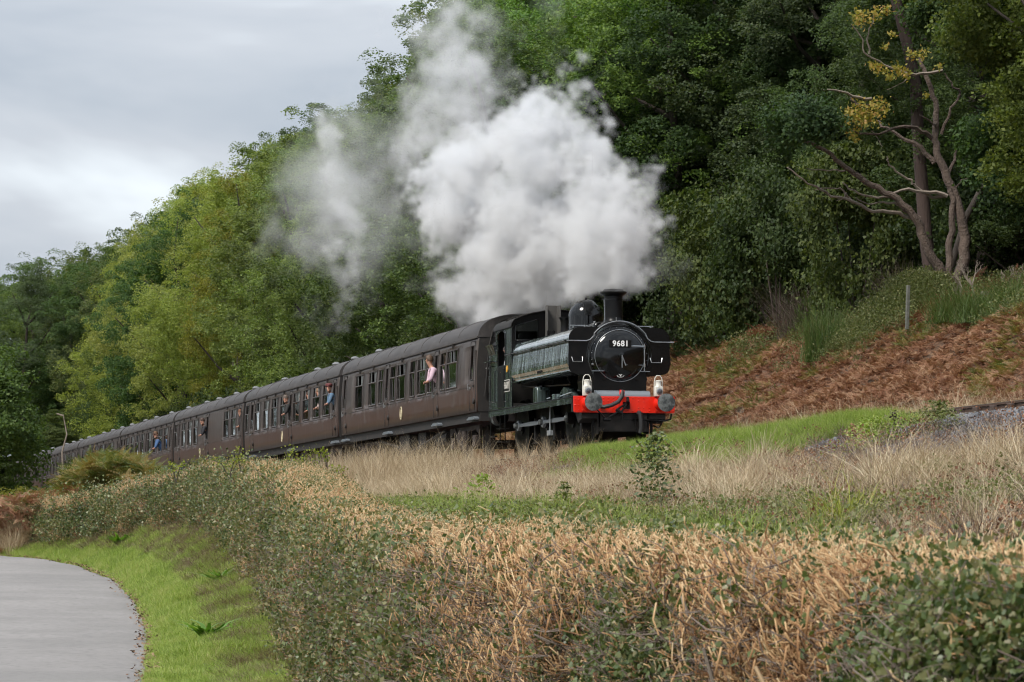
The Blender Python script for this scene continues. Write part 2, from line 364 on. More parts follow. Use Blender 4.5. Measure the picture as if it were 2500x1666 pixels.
# shoulder: heavier towards the camera end
zz = G(X, Y)+.02+np.where(np.abs(ll) < 1.9, -.02, 0)
scatter('ballast', np.c_[X, Y, zz], rng.uniform(0, 6.28, (n, 3)), rng.uniform(.022, .045, n), rng.uniform(-.45, .45, n), rocks).update_tag()
tag(bpy.data.objects['ballast'], 'grey crushed stone ballast beside the rail', 'ballast', kind='stuff')
# ------------------------------------------------------------------ the engine
blk = mat('black_gloss', (.003, .0033, .0036), .12, spec=.3, coat=.35, bump=(2.2, .12, .02))
blk_tank = mat('black_tank', (.012, .015, .016), .13, spec=.9, coat=1.0, bump=(1.0, .35, .02, (3.2, 1.5, .12)), streak=(13, 13, .25, (.27, .345, .345), .42, .66))  # pale teal streaks paint the sky's reflection into the tank's black
blk_satin = mat('black_satin', (.0035, .0035, .004), .30, spec=.2, noise=(5, (.009, .0085, .008), .2))
blk_dull = mat('sooty_black', (.010, .0095, .009), .6, spec=.25, noise=(6, (.026, .022, .019), .2))
cabm = mat('black_cab', (.010, .014, .0145), .22, spec=.6, coat=.6, bump=(1.3, .25, .012, (3, 3, .5)), streak=(9, 9, .4, (.10, .135, .13), .47, .70))  # greenish streaks put reflection stripes into the colour of the black
red = mat('red_beam', (.78, .022, .008), .22, spec=.5, coat=.5, noise=(5, (.62, .02, .008), .3))
steel = mat('bare_steel', (.42, .44, .46), .35, metal=.85, noise=(9, (.25, .25, .25), .2)); rodm = mat('coupling_rod_steel', (.30, .32, .33), .45, metal=.5)
grease = mat('greasy_steel', (.045, .05, .05), .6, metal=.3, noise=(9, (.16, .17, .165), .10), bump=(14, .3, .004))
cream = mat('lamp_white', (.72, .70, .64), .4, noise=(8, (.55, .52, .45), .2)); lens_m = mat('lamp_lens', (.06, .06, .065), .08, coat=1)
white = mat('white_paint', (.85, .85, .83), .5); hose_m = mat('rubber_hose', (.02, .02, .02), .5); brass = mat('brass', (.55, .36, .10), .3, metal=.9)
yel = mat('yellow_disc', (.75, .38, .04), .5); step_m = mat('grey_step', (.16, .18, .20), .3, spec=.6); glassm = None
dark_in = mat('cab_dark', (.012, .011, .010), .8)

gm_ = bpy.data.materials.new('window_glass'); gm_.use_nodes = True; nt = gm_.node_tree; L = nt.links.new
gl = N(nt, 'ShaderNodeBsdfGlossy'); gl.inputs['Roughness'].default_value = .03; gl.inputs['Color'].default_value = (.9, .95, .92, 1)
tr = N(nt, 'ShaderNodeBsdfTransparent'); tr.inputs[0].default_value = (.62, .70, .64, 1); fr = N(nt, 'ShaderNodeFresnel'); fr.inputs[0].default_value = 1.5
mx = N(nt, 'ShaderNodeMixShader'); L(fr.outputs[0], mx.inputs[0]); L(tr.outputs[0], mx.inputs[1]); L(gl.outputs[0], mx.inputs[2]); L(mx.outputs[0], nt.nodes['Material Output'].inputs[0]); glassm = gm_

def text_mesh(name, txt, size, m, parent, loc, rot, depth=.004, sx=1.0, bold=0.0):
    c = bpy.data.curves.new(name, 'FONT'); c.body = txt; c.size = size; c.extrude = depth; c.align_x = 'CENTER'; c.align_y = 'CENTER'; c.offset = bold; c.resolution_u = 3; c.space_character = 1.08
    o = bpy.data.objects.new(name+'_curve', c); COL.objects.link(o); bpy.context.view_layer.update()
    me = bpy.data.meshes.new_from_object(o.evaluated_get(bpy.context.evaluated_depsgraph_get())); bpy.data.objects.remove(o)
    me.materials.clear(); me.materials.append(m); o = mk(name, me, parent); o.location = loc; o.rotation_euler = rot; o.scale.x = sx; return o
FRONT = (R(90), 0, R(90))      # text facing forward (+x)
SIDE = (R(90), 0, 0)           # text facing the camera side (-y)

E = tag(empty('steam_locomotive', TW(0, 0, 0), (0, 0, PHI)), 'black pannier tank steam engine with red buffer beam at the head of the train', 'steam engine')
X_ = lambda t: -t
# buffer beam
bb = MB().prism([(-1.21, .86), (-1.18, .83), (1.18, .83), (1.21, .86), (1.21, 1.21), (-1.21, 1.21)], -.555, -.52).build('buffer_beam', red, E, 30, bevel=.006)
for q in ((.507, .74, 1.02), (.507, -1.02, -.74), (.509, -.155, -.115)): MB().box(-.52, -q[0], q[1], q[2], .85, 1.195).build('cover_plate', red, bb, 30, bevel=.004)
mb = MB()
def rivet(mb, x, y, z, r=.016): mb.lathe([(r, 0), (r*.8, r*.5), (0.0001, r*.8)], (x, y, z), 'X', 8)
for y in (-1.17, -1.09, -.99, -.78, .78, .99, 1.09, 1.17):
    for z in (.88, 1.0, 1.13): rivet(mb, -.507 if .74 < abs(y) < 1.02 else -.52, y, z)
for y in (-.62, -.5, -.38, -.26, -.04, .08, .2, .34, .46, .6):
    for z in (.88, .95, 1.10, 1.17):
        if (int(y*50)+int(z*100)) % 3: rivet(mb, -.52, y, z)
for z in (.9, .98, 1.06, 1.14): rivet(mb, -.509, -.135, z, .012)
mb.build('rivet', red, bb, 60, kind='stuff')
for front in (1, 0):
    for sy in (-1, 1):
        x0 = -.52 if front else -8.98; d = 1 if front else -1
        b0 = MB().lathe([(.165, 0), (.16, .04), (.115, .10), (.105, .36)], (0, 0, 0), 'X', 24).build('buffer', red if front else blk_satin, E)
        hd = MB().lathe([(.06, .34), (.06, .46), (.19, .475), (.208, .49), (.208, .505), (.14, .517), (0.001, .522)], (0, 0, 0), 'X', 36).build('buffer_head', grease, b0)
        b0.location = (x0, sy*.864, 1.055); b0.scale = (d, 1, 1)
# frames, footplate
MB().box(-8.6, -.6, -.62, -.59, .35, 1.16).box(-8.6, -.6, .59, .62, .35, 1.16).build('main_frame', blk_dull, E, 30)
MB().box(-8.98, -.556, -1.24, 1.24, 1.175, 1.205).build('running_plate', blk_satin, E, 30, bevel=.006)
mb = MB().box(-8.95, -.58, -1.235, -1.215, 1.04, 1.174).box(-8.95, -.58, 1.215, 1.235, 1.04, 1.174).prism([(-.62, 1.04), (-.58, 1.04), (-.57, .84), (-.62, .84)], -1.235, -1.215, 'Y')
mb.build('valance', cabm, E, 30)
mb = MB()
for k in range(40): rivet_x = -8.8+k*.21; mb.lathe([(.011, 0), (.008, -.008), (.0001, -.011)], (rivet_x, -1.235, 1.10), 'Y', 6)
mb.build('valance_rivet', cabm, E, 60, kind='stuff')
MB().box(-.9, -.56, -.56, .56, .42, .82).box(-.75, -.57, -.60, .60, .40, .50).build('frame_stretcher', blk_dull, E, 30)
# cylinder/saddle under smokebox
cz = 2.17
mb = MB().prism([(-.64, 1.33), (.64, 1.33), (.64, 1.56), (.66, 1.62), (.62, 1.80), (-.62, 1.80), (-.66, 1.62), (-.64, 1.56)], -2.3, -.90)
mb.prism([(-.66, 1.21), (.66, 1.21), (.66, 1.33), (-.66, 1.33)], -2.3, -.86)
mb.build('smokebox_saddle', blk_satin, E, 30, bevel=.01)
MB().prism([(-.86, 1.206), (-.60, 1.206), (-.60, 1.235), (-.63, 1.30), (-.70, 1.345), (-.86, 1.36)], -.63, .65, 'Y').build('front_step', step_m, E, 60)
mb = MB()
for y in (-.42, -.32, -.22, -.12, -.02, .1, .22, .34, .46): rivet(mb, -.90, y, 1.70, .012)
mb.box(-.90, -.885, -.42, -.34, 1.60, 1.63).box(-.90, -.885, .36, .44, 1.60, 1.63)
mb.build('saddle_rivet', blk_gloss if False else blk, E, 60, kind='stuff')
for q in ((-.68, -.40), (.46, .70)): MB().box(-.89, -.80, q[0], q[1], 1.80, 1.815).build('foot_step', step_m, E, 30)
# smokebox + boiler
sb = MB().lathe([(.70, -.945), (.715, -.955), (.715, -2.55)], (0, 0, cz), 'X', 64).build('smokebox', blk, E)
MB().torus((-.945, 0, cz), .705, .022, 'X', n=64).build('smokebox_ring', blk, sb)
MB().torus((-.955, 0, cz), .775, .018, 'X', R(-8), R(188), n=48).build('smokebox_arch_rim', steel if False else blk, sb)
MB().lathe([(.0, -.78), (.16, -.785), (.32, -.80), (.47, -.832), (.56, -.868), (.592, -.90), (.592, -.94)][::-1] if False else [(.592, -.945), (.592, -.90), (.56, -.866), (.47, -.828), (.32, -.798), (.16, -.782), (.0001, -.778)], (0, 0, cz), 'X', 64).build('smokebox_door', blk, E)
door = bpy.data.objects['smokebox_door']
MB().torus((-.895, 0, cz), .600, .0085, 'X', n=72).build('door_rim', steel, door)
mb = MB().lathe([(.065, -.79), (.065, -.76), (.04, -.75), (.04, -.70), (.0001, -.69)], (0, .0, 2.17), 'X', 20).build('door_boss', blk, door)
MB().tube([(-.70, 0, 2.17), (-.69, -.005, 1.88)], [.014, .010], 8).tube([(-.715, 0, 2.17), (-.70, .085, 1.93)], [.014, .012], 8).build('door_handle', steel, door)
MB().tube([(-.80, .20, 2.385), (-.86, .57, 2.385)], .026, 6).build('hinge_strap', step_m, door); MB().tube([(-.79, .09, 1.955), (-.86, .57, 1.955)], .008, 6).build('hinge_strap', step_m, door)
MB().tube([(-.88, .585, 1.80), (-.88, .585, 2.45)], .016, 8).tube([(-.88, .585, 2.33), (-.88, .585, 2.42)], .03, 8).tube([(-.88, .585, 1.91), (-.88, .585, 1.99)], .03, 8).build('hinge_pin', steel, door)
mb = MB()
for a in (2.23, 2.07): mb.lathe([(.013, -.945), (.009, -.928), (.0001, -.925)], (0, -.66, a), 'X', 8).lathe([(.013, -.945), (.009, -.928), (.0001, -.925)], (0, .66, a), 'X', 8)
mb.lathe([(.03, -.945), (.03, -.91), (.02, -.90), (.02, -.86), (.0001, -.855)], (0, -.655, 1.96), 'X', 10)
for k in range(24):
    t = 2*math.pi*k/24+.1; mb.lathe([(.011, -.94), (.0001, -.925)], (0, .655*math.cos(t), cz+.655*math.sin(t)), 'X', 6)
mb.build('smokebox_stud', steel, sb, 60, kind='stuff')
npl = MB().box(-.80, -.765, -.28, .24, 2.355, 2.525).build('number_plate', blk_satin, E, 30, bevel=.004)
text_mesh('plate_number', '9681', .185, white, npl, (-.762, -.02, 2.438), FRONT, .003, 1.0, .004)
sp = MB().lathe([(.092, 0), (.092, .008)], (0, 0, 0), 'X', 32).build('shed_plate', white, E); sp.location = (-.835, -.005, 1.725); sp.scale = (1, 1, .68)
MB().lathe([(.080, .008), (.080, .0105)], (0, 0, 0), 'X', 32).build('plate_field', blk_satin, sp)
text_mesh('shed_code', '85', .085, white, sp, (.012, 0, .03), FRONT, .002, 1, .002); text_mesh('shed_code', 'B', .065, white, sp, (.012, 0, -.038), FRONT, .002, 1, .002)
MB().lathe([(.66, -2.55), (.66, -6.5)], (0, 0, cz), 'X', 40).build('boiler', blk_satin, E)
# pannier tanks
def arc(cy, czz, r, a0, a1, n=7): return [(cy+r*math.cos(R(a0+(a1-a0)*i/n)), czz+r*math.sin(R(a0+(a1-a0)*i/n))) for i in range(n+1)]
for s in (-1, 1):
    pr = arc(.93, 2.54, .27, 90, 0, 10)+[(1.195, 2.49), (1.199, 2.46), (1.211, 2.30), (1.226, 2.15), (1.243, 2.00), (1.236, 1.96)]+arc(1.04, 1.92, .16, 0, -80, 7)+[(.70, 1.70), (.30, 2.0), (.30, 2.81)]
    pr = [(s*y, z) for y, z in pr]
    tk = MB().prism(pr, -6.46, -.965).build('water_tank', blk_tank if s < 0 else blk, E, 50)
    pf = [(s*y, z) for y, z in ([(y, z) for y, z in arc(.93, 2.54, .285, 90, 0, 10)]+[(1.215, 2.0)]+arc(1.035, 1.92, .18, 0, -85, 7)+[(.69, 1.69)])]+[(s*.765*math.cos(a), cz+.765*math.sin(a)) for a in [R(-38+i*98/14) for i in range(15)]]
    MB().prism(pf, -.965, -.945).build('tank_front_plate', blk_satin if s < 0 else blk, tk, 50)
    if s < 0:
        for t in (1.75, 2.5, 3.25, 4.0, 4.75, 5.5):
            mb = MB(); mb.add([(-t-.007, -1.247, 2.0), (-t+.007, -1.247, 2.0), (-t+.007, -1.230, 2.15), (-t-.007, -1.230, 2.15), (-t+.007, -1.215, 2.30), (-t-.007, -1.215, 2.30), (-t+.007, -1.203, 2.47), (-t-.007, -1.203, 2.47)], [(0, 1, 2, 3), (3, 2, 4, 5), (5, 4, 6, 7)])
            mb.build('seam', blk_satin, tk, 30)
        MB().box(-6.46, -.97, -1.216, -1.20, 2.482, 2.496).build('tank_rib', cabm, tk, 30)
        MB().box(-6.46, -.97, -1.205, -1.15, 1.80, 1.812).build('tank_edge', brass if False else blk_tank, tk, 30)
        mb = MB()
        for k in range(4): mb.lathe([(.03, 0), (.03, -.025), (.0001, -.04)], (-3.85+k*.12, -1.205, 1.93+.01*(k % 2)), 'Y', 8)
        mb.tube([(-3.9, -1.22, 1.93), (-3.45, -1.22, 1.93)], .012, 6).build('pipe_clip', blk_satin, tk)
    # lifting handle steps on the front plate, filler lid bars on the top
    MB().tube([(-.945, s*.74-.0, 2.13), (-.90, s*.76, 2.02), (-.90, s*1.0, 2.02), (-.945, s*1.03, 2.13)] if s > 0 else [(-.945, -1.14, 2.13), (-.90, -1.12, 2.02), (-.90, -.90, 2.02), (-.945, -.88, 2.13)], .012, 6).build('step_loop', steel, tk)
    ly = -.86 if s < 0 else .72
    MB().box(-1.55, -1.25, ly-.16, ly+.16, 2.80, 2.83).build('filler_lid', blk_satin, tk, 30, bevel=.01)
    MB().tube([(-1.35, ly-.19, 2.885), (-1.35, ly+.19, 2.885)], .013, 6).lathe([(.02, 2.83), (.02, 2.9)], (-1.35, ly-.14, 0), 'Z', 8).lathe([(.02, 2.83), (.02, 2.9)], (-1.35, ly+.14, 0), 'Z', 8).lathe([(.03, 2.87), (.03, 2.90)], (-1.35, ly+.19, 0), 'Z', 8).lathe([(.03, 2.87), (.03, 2.90)], (-1.35, ly-.19, 0), 'Z', 8).build('lid_clamp', steel, tk)
# handrail along tank and round the front
pts = [(-6.9, -1.30, 2.50), (-6.4, -1.275, 2.505), (-.96, -1.275, 2.505)]
pts2 = [(-.90, -1.275, 2.505), (-.90, -.80, 2.505), (-.90, -.72, 2.53), (-.90, -.62, 2.62)]+[(-.90, .80*math.cos(a), cz+.80*math.sin(a)) for a in [R(140-i*100/14) for i in range(15)]]+[(-.90, .66, 2.58), (-.90, .74, 2.515), (-.90, .82, 2.495), (-.90, 1.30, 2.495)]
hr = MB().tube(pts, .016, 8).build('side_handrail', blk_satin, E); MB().tube(pts2, .014, 8).build('front_handrail', steel, E)
mb = MB()
for t in (1.0, 2.6, 4.2, 6.3): mb.tube([(-t, -1.2, 2.505), (-t, -1.30, 2.505)], .014, 6).lathe([(.028, -.0), (.028, .03)], (-t, -1.29, 2.505), 'Y', 8)
mb.build('handrail_stanchion', blk_satin, hr)
# chimney, dome, valve, cover
tcx = -1.47
ch = MB().lathe([(.46, 2.80), (.36, 2.90), (.27, 2.965), (.225, 3.03), (.215, 3.10), (.218, 3.58), (.235, 3.60), (.30, 3.645), (.315, 3.665), (.315, 3.69), (.245, 3.70), (.235, 3.745), (.17, 3.75), (.16, 3.4)], (tcx, 0, 0), 'Z', 48).build('chimney', blk_satin, E)
MB().lathe([(.222, 3.50), (.222, 3.515)], (tcx, 0, 0), 'Z', 40).build('chimney_band', blk, ch)
dm = MB().lathe([(.47, 2.80), (.445, 2.90), (.43, 3.0), (.43, 3.26)]+[(.43*math.cos(R(a)), 3.26+.44*math.sin(R(a))) for a in range(8, 90, 8)]+[(.03, 3.70), (.03, 3.74), (.0001, 3.75)], (-3.95, 0, 0), 'Z', 48).build('steam_dome', blk, E)
MB().prism([(-.36, 2.80), (.36, 2.80), (.36, 2.93), (.30, 3.02), (-.30, 3.02), (-.36, 2.93)], -3.35, -1.9).build('boiler_top_cover', blk, E, 30, bevel=.05)
MB().tube([(-1.95, -.36, 2.83), (-1.95, -.36, 2.97), (-1.97, -.30, 3.03), (-2.2, -.28, 3.04)], .012, 6).build('cover_handrail', steel, E)
MB().tube([(-1.22, 0, 2.88), (-1.22, 0, 3.08)], .010, 6).build('lubricator_pipe', steel, E)
MB().tube([(tcx+.1, -.23, 2.95), (tcx+.08, -.245, 3.5)], .010, 6).build('vent_pipe', steel, E)
sv_ = MB().lathe([(.16, 2.80), (.16, 2.95), (.125, 3.0), (.12, 3.28), (.15, 3.36), (.17, 3.38), (.17, 3.40), (.10, 3.40)], (-5.9, -.0, 0), 'Z', 24).build('safety_valve', blk_satin, E)
mb = MB()
for y in (-.38, -.24): mb.lathe([(.022, 2.8), (.022, 2.95), (.035, 2.96), (.035, 3.07), (.01, 3.10)], (-6.15, y, 0), 'Z', 12)
mb.tube([(-6.3, -.5, 2.86), (-6.1, -.5, 2.86), (-6.1, -.1, 2.86)], .02, 8).build('whistle', blk_satin, E)
MB().prism([(-6.46, 2.9), (-6.02, 2.9), (-6.05, 3.70), (-6.42, 3.72), (-6.46, 3.5)], -.10, -.085, 'Y').box(-6.43, -6.40, -.37, -.10, 2.95, 3.72).box(-6.43, -6.2, -.385, -.37, 2.95, 3.72).build('whistle_shield', mat('shield_grey', (.09, .085, .08), .6), E, 30)
# cab
def cab_prof(z):    # half width with the rolled-in top
    return 1.22 if z < 3.0 else 1.22
rooftop = [(-1.22, 3.17), (-1.20, 3.27), (-1.13, 3.36), (-.98, 3.43), (-.7, 3.52), (-.35, 3.585), (0, 3.605), (.35, 3.585), (.7, 3.52), (.98, 3.43), (1.13, 3.36), (1.20, 3.27), (1.22, 3.17)]
cab = empty('cab', (0, 0, 0)); cab.parent = E
def cab_side(y, name):
    mb = MB(); 
    # side sheet with the arched door opening, as a ring of strips
    x0, x1 = -8.22, -6.50; dx0, dx1 = -7.98, -7.18
    dz0, dz1 = 2.28, 3.20
    outer = [(x0, 1.2), (x1, 1.2), (x1, 3.17), (x0, 3.17)]
    mb.box(x0, dx0, y-.008, y+.008, 2.28, 3.17).box(dx1, x1, y-.008, y+.008, 2.28, 3.17)
    mb.box(x0, x1, y-.008, y+.008, 1.206, 2.28)
    # arched head of the opening
    n = 10; top = []
    for i in range(n):
        a0, a1 = math.pi*i/n, math.pi*(i+1)/n; r = (dx1-dx0)/2; cxx = (dx0+dx1)/2
        f = lambda a: (cxx+r*math.copysign(abs(math.cos(a))**.5, math.cos(a)), 2.95+.20*math.sin(a)**.5 if math.sin(a) > 0 else 2.95)
        p, q = f(a0), f(a1); mb.add([(p[0], y-.008, p[1]), (q[0], y-.008, q[1]), (q[0], y-.008, 3.17), (p[0], y-.008, 3.17)], [(0, 1, 2, 3)])
    return mb.build(name, cabm, cab, 30)
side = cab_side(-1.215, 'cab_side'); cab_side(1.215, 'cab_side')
mb = MB().box(-8.0, -7.96, -1.236, -1.22, 2.28, 3.0).box(-7.2, -7.16, -1.236, -1.22, 2.28, 3.0)
mb.tube([(-7.98, -1.228, 2.95), (-7.95, -1.228, 3.07), (-7.85, -1.228, 3.13), (-7.58, -1.228, 3.155), (-7.31, -1.228, 3.13), (-7.2, -1.228, 3.07), (-7.18, -1.228, 2.95)], .02, 6)
mb.build('doorway_beading', blk, side)
MB().box(-7.95, -7.21, -1.243, -1.225, 1.24, 2.27).build('cab_door', blk_satin, side, 30, bevel=.005)
for t in (7.98, 7.10): MB().tube([(-t, -1.225, 1.36), (-t, -1.30, 1.38), (-t, -1.30, 2.16), (-t, -1.225, 2.18)], .014, 6).build('cab_handrail', blk, side)
MB().lathe([(.085, 0), (.085, -.008)], (0, 0, 0), 'Y', 24).build('route_disc', yel, side).location = (-6.98, -1.226, 2.17)
pl = MB().box(-7.30, -6.66, -1.236, -1.222, 1.60, 1.90).build('cabside_plate', blk_satin, side, 30, bevel=.01)
mb = MB(); 
for a in ((-7.30, -6.66, 1.60, 1.618), (-7.30, -6.66, 1.882, 1.90), (-7.30, -7.282, 1.618, 1.882), (-6.678, -6.66, 1.618, 1.882)): mb.box(a[0], a[1], -1.241, -1.236, a[2], a[3])
mb.build('plate_border', cream, pl, 30); text_mesh('plate_number', '9681', .25, cream, pl, (-6.98, -1.24, 1.752), SIDE, .003, 1.0, .004)
mb = MB()
for z in np.arange(1.28, 3.15, .075): mb.lathe([(.012, 0), (.009, -.008), (.0001, -.011)], (-6.53, -1.223, z), 'Y', 6).lathe([(.012, 0), (.009, -.008), (.0001, -.011)], (-8.19, -1.223, z), 'Y', 6)
for z in np.arange(2.0, 3.15, .09): rivet(mb, -6.50+.0, -1.17, z+.0, .011)
mb.build('cab_rivet', cabm, cab, 60, kind='stuff')
# cab front with four-square windows
mb = MB(); grid_panel(mb, [-1.222, -1.12, -.58, 0, .58, 1.12, 1.222], [2.0, 2.60, 3.17], [(-1.12, -.58, 2.86, 3.3), (.58, 1.12, 2.86, 3.3)], lambda z: 0)
mbf = MB(); a = [(-1.222, 2.0), (1.222, 2.0), (1.222, 2.86), (-1.222, 2.86)]; mbf.prism(a, -6.50, -6.485)
mbf.prism([(-1.222, 2.86), (-1.13, 2.86), (-1.13, 3.22), (-1.20, 3.26), (-1.222, 3.17)], -6.50, -6.485).prism([(1.222, 2.86), (1.13, 2.86), (1.13, 3.22), (1.20, 3.26), (1.222, 3.17)], -6.50, -6.485)
mbf.prism([(-.56, 2.86), (.56, 2.86), (.56, 3.38), (.35, 3.585), (0, 3.605), (-.35, 3.585), (-.56, 3.38)], -6.50, -6.485)
mbf.prism([(-.56, 3.38), (-.35, 3.585), (-.7, 3.52), (-.98, 3.43), (-1.13, 3.36), (-1.20, 3.26), (-1.13, 3.22)], -6.50, -6.485).prism([(.56, 3.38), (.35, 3.585), (.7, 3.52), (.98, 3.43), (1.13, 3.36), (1.20, 3.26), (1.13, 3.22)], -6.50, -6.485)
cf = mbf.build('cab_front', blk_satin, cab, 30)
for s in (-1, 1):
    q = [(s*1.13, 2.86), (s*.56, 2.86), (s*.56, 3.38), (s*1.13, 3.22)]
    wf = MB().tube([(-6.478, y, z) for y, z in q+[q[0]]], .016, 6).build('front_window', steel if s > 0 else blk, cf)
    MB().add([(-6.492, y, z) for y, z in q], [(0, 1, 2, 3)]).build('pane', glassm, wf, 0)
mb = MB(); rt = [(y*1.025, z+.012) for y, z in rooftop]; n = len(rt); vs = []
inner = [(y*.995, z-.01) for y, z in rooftop]
mb.prism(rt+inner[::-1], -8.35, -6.42)
mb2 = MB().add([(-8.4, y, z) for y, z in rt]+[(-6.42, y, z) for y, z in rt], [(i, i+1, n+i+1, n+i) for i in range(n-1)]).add([(-8.4, y, z) for y, z in inner]+[(-6.42, y, z) for y, z in inner], [(i, i+1, n+i+1, n+i) for i in range(n-1)])
roof = mb2.build('cab_roof', blk_dull, cab, 40)
MB().tube([(-7.4, y*1.02, z+.03) for y, z in rooftop[2:-2]], .018, 6).tube([(-6.44, y*1.03, z+.012) for y, z in rooftop], .014, 6).build('roof_rib', blk_dull, roof)
MB().box(-8.24, -8.22, -1.21, 1.21, 1.21, 3.2).build('cab_back', dark_in, cab, 0)
MB().box(-8.2, -6.52, -1.19, 1.19, 1.21, 1.30).build('cab_floor', dark_in, cab, 0)
MB().lathe([(.62, -6.52), (.62, -6.75), (.0001, -6.76)], (0, 0, 2.0), 'X', 24).build('backhead', dark_in, cab)
# bunker
mb = MB().prism([(-1.215, 1.206), (1.215, 1.206), (1.215, 2.55), (1.215, 2.68), (-1.215, 2.68), (-1.215, 2.55)], -8.98, -8.25)
bk = mb.build('bunker', cabm, E, 30)
MB().add([(-8.25, -1.215, 2.60), (-8.98, -1.215, 2.60), (-9.10, -1.30, 2.86), (-8.25, -1.30, 2.86), (-9.10, 1.30, 2.86), (-8.98, 1.215, 2.60), (-8.25, 1.215, 2.6), (-8.25, 1.3, 2.86)], [(0, 1, 2, 3), (1, 5, 4, 2), (5, 6, 7, 4)]).build('bunker_flare', cabm, bk, 0)
mb = MB()
for z in np.arange(1.28, 2.8, .08): mb.lathe([(.014, 0), (.010, -.012), (.0001, -.014)], (-8.93, -1.215, z), 'Y', 6)
mb.build('bunker_rivet', cabm, bk, 60, kind='stuff')
MB().tube([(-8.5, -1.22, 1.4), (-8.5, -1.30, 1.42), (-8.5, -1.30, 2.3), (-8.5, -1.22, 2.32)], .014, 6).build('bunker_handrail', blk, bk)
MB().box(-8.95, -8.3, -1.36, -1.215, 2.42, 2.44).build('bunker_step', cabm, bk, 30)
mb = MB(); g_ = random.Random(3)
for k in range(90): mb.lathe([(.0001, -.06), (.07, -.02), (.06, .04), (.0001, .07)], (g_.uniform(-8.9, -8.3), g_.uniform(-1.1, 1.1), 2.74+g_.uniform(0, .15)), 'Z', 5)
mb.build('coal', mat('coal_black', (.01, .01, .011), .35), bk, 0, kind='stuff')
# cab steps
for t0, yy in ((7.55, -1.20), (7.55, 1.20)):
    mb = MB().box(-t0-.28, -t0-.25, yy-.01, yy+.01, .36, 1.04).box(-t0+.25, -t0+.28, yy-.01, yy+.01, .36, 1.04).box(-t0-.28, -t0+.28, yy-.10, yy+.12, .70, .72).box(-t0-.28, -t0+.28, yy-.10, yy+.12, .37, .39)
    mb.build('cab_steps', blk_satin, E, 30)
MB().box(-8.9, -8.86, -1.2, -1.18, .55, 1.04).box(-8.9, -8.3, -1.22, -1.16, .52, .56).build('rear_bracket', blk_satin, E, 30)
# sandbox, splashers, tool box on the running plate
sbx = MB().prism([(-4.68, 1.206), (-4.24, 1.206), (-4.24, 1.50), (-4.30, 1.60), (-4.62, 1.60), (-4.68, 1.50)], -1.14, -.80, 'Y').build('sandbox', cabm, E, 30, bevel=.02)
MB().lathe([(.07, 1.60), (.07, 1.63), (.03, 1.65)], (-4.46, -.97, 0), 'Z', 16).build('sandbox_lid', blk, sbx)
for t in (2.1, ):
    pr = [(-t+.70*math.cos(a), .705+.78*math.sin(a)) for a in [R(40+i*100/12) for i in range(13)]]
    MB().prism(pr, -1.02, -.80, 'Y').build('splasher', cabm, E, 30)
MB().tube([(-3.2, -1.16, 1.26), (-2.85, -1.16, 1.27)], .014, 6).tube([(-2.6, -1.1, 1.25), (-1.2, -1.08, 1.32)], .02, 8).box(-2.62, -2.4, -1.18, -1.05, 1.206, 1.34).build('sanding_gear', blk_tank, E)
MB().tube([(-6.3, -1.0, 1.7), (-4.9, -.95, 1.62), (-2.6, -.72, 1.58)], .025, 8).tube([(-5.2, -.80, 1.25), (-3.9, -.75, 1.8)], .03, 8).tube([(-3.0, -.8, 1.9), (-2.6, -.72, 1.6)], .03, 8).build('injector_pipe', blk_satin, E)
# wheels
def wheel(t, yy, rad, spokes, parent, name='wheel'):
    wl = MB().torus((0, 0, 0), rad-.055, .001, 'Y', n=4)
    e = MB(); e.lathe([(rad-.09, -.06), (rad, -.06), (rad, .06), (rad+.03, .065), (rad+.03, .09), (rad-.09, .09)], (0, 0, 0), 'Y', 40).lathe([(rad-.09, .09), (rad-.09, -.06)], (0, 0, 0), 'Y', 40)
    wl = e.build('wheel', blk_satin, parent); wl.location = (-t, yy, rad)
    if spokes:
        m = MB()
        for k in range(spokes):
            a = 2*math.pi*k/spokes+.2; m.tube([(.08*math.cos(a), 0, .08*math.sin(a)), ((rad-.08)*math.cos(a), 0, (rad-.08)*math.sin(a))], [.038, .026], 6)
        m.build('spokes', blk_satin, wl)
        MB().lathe([(.16, -.09), (.16, .09)], (0, 0, 0), 'Y', 20).lathe([(.085, -.13), (.085, -.09)], (0, 0, 0), 'Y', 16).build('hub', blk_satin, wl)
    else:
        MB().lathe([(.12, -.10), (.12, -.03), (rad-.09, -.02), (rad-.09, .02), (.12, .04)], (0, 0, 0), 'Y', 28).build('wheel_disc', blk_dull, wl)
    return wl
AX = (2.1, 4.58, 7.08); PINO = .27
for t in AX:
    for s in (-1, 1):
        w_ = wheel(t, s*.74, .70, 15, E)
        if s > 0: w_.rotation_euler = (0, 0, math.pi)
        if s < 0:
            MB().prism([((.60*math.cos(a), .60*math.sin(a))) for a in [R(150+i*60/8) for i in range(9)]]+[((.40*math.cos(a), .40*math.sin(a))) for a in [R(210-i*60/8) for i in range(9)]], -.055, .02, 'Y').build('balance_weight', blk_satin, w_)
    MB().tube([(-t, -.7, .70), (-t, .7, .70)], .09, 12).build('axle', blk_dull, E)
rod = MB()
for i in range(2):
    xa, xb = -(AX[i]-PINO), -(AX[i+1]-PINO); rod.prism([(xa, .70), (xa, .80), (xa-.4, .79), ((xa+xb)/2, .805), (xb+.4, .79), (xb, .80), (xb, .70), (xb+.4, .715), ((xa+xb)/2, .70), (xa-.4, .715)], -.985, -.935, 'Y')
for t in AX: rod.lathe([(.13, -1.0), (.13, -.92)], (-(t-PINO), 0, .75), 'Y', 20)
rod = rod.build('coupling_rod', rodm, E, 40, bevel=.005)
mb = MB()
for t in AX: mb.lathe([(.07, -1.0), (.07, -1.07), (.05, -1.09), (.0001, -1.10)], (-(t-PINO), 0, .75), 'Y', 16)
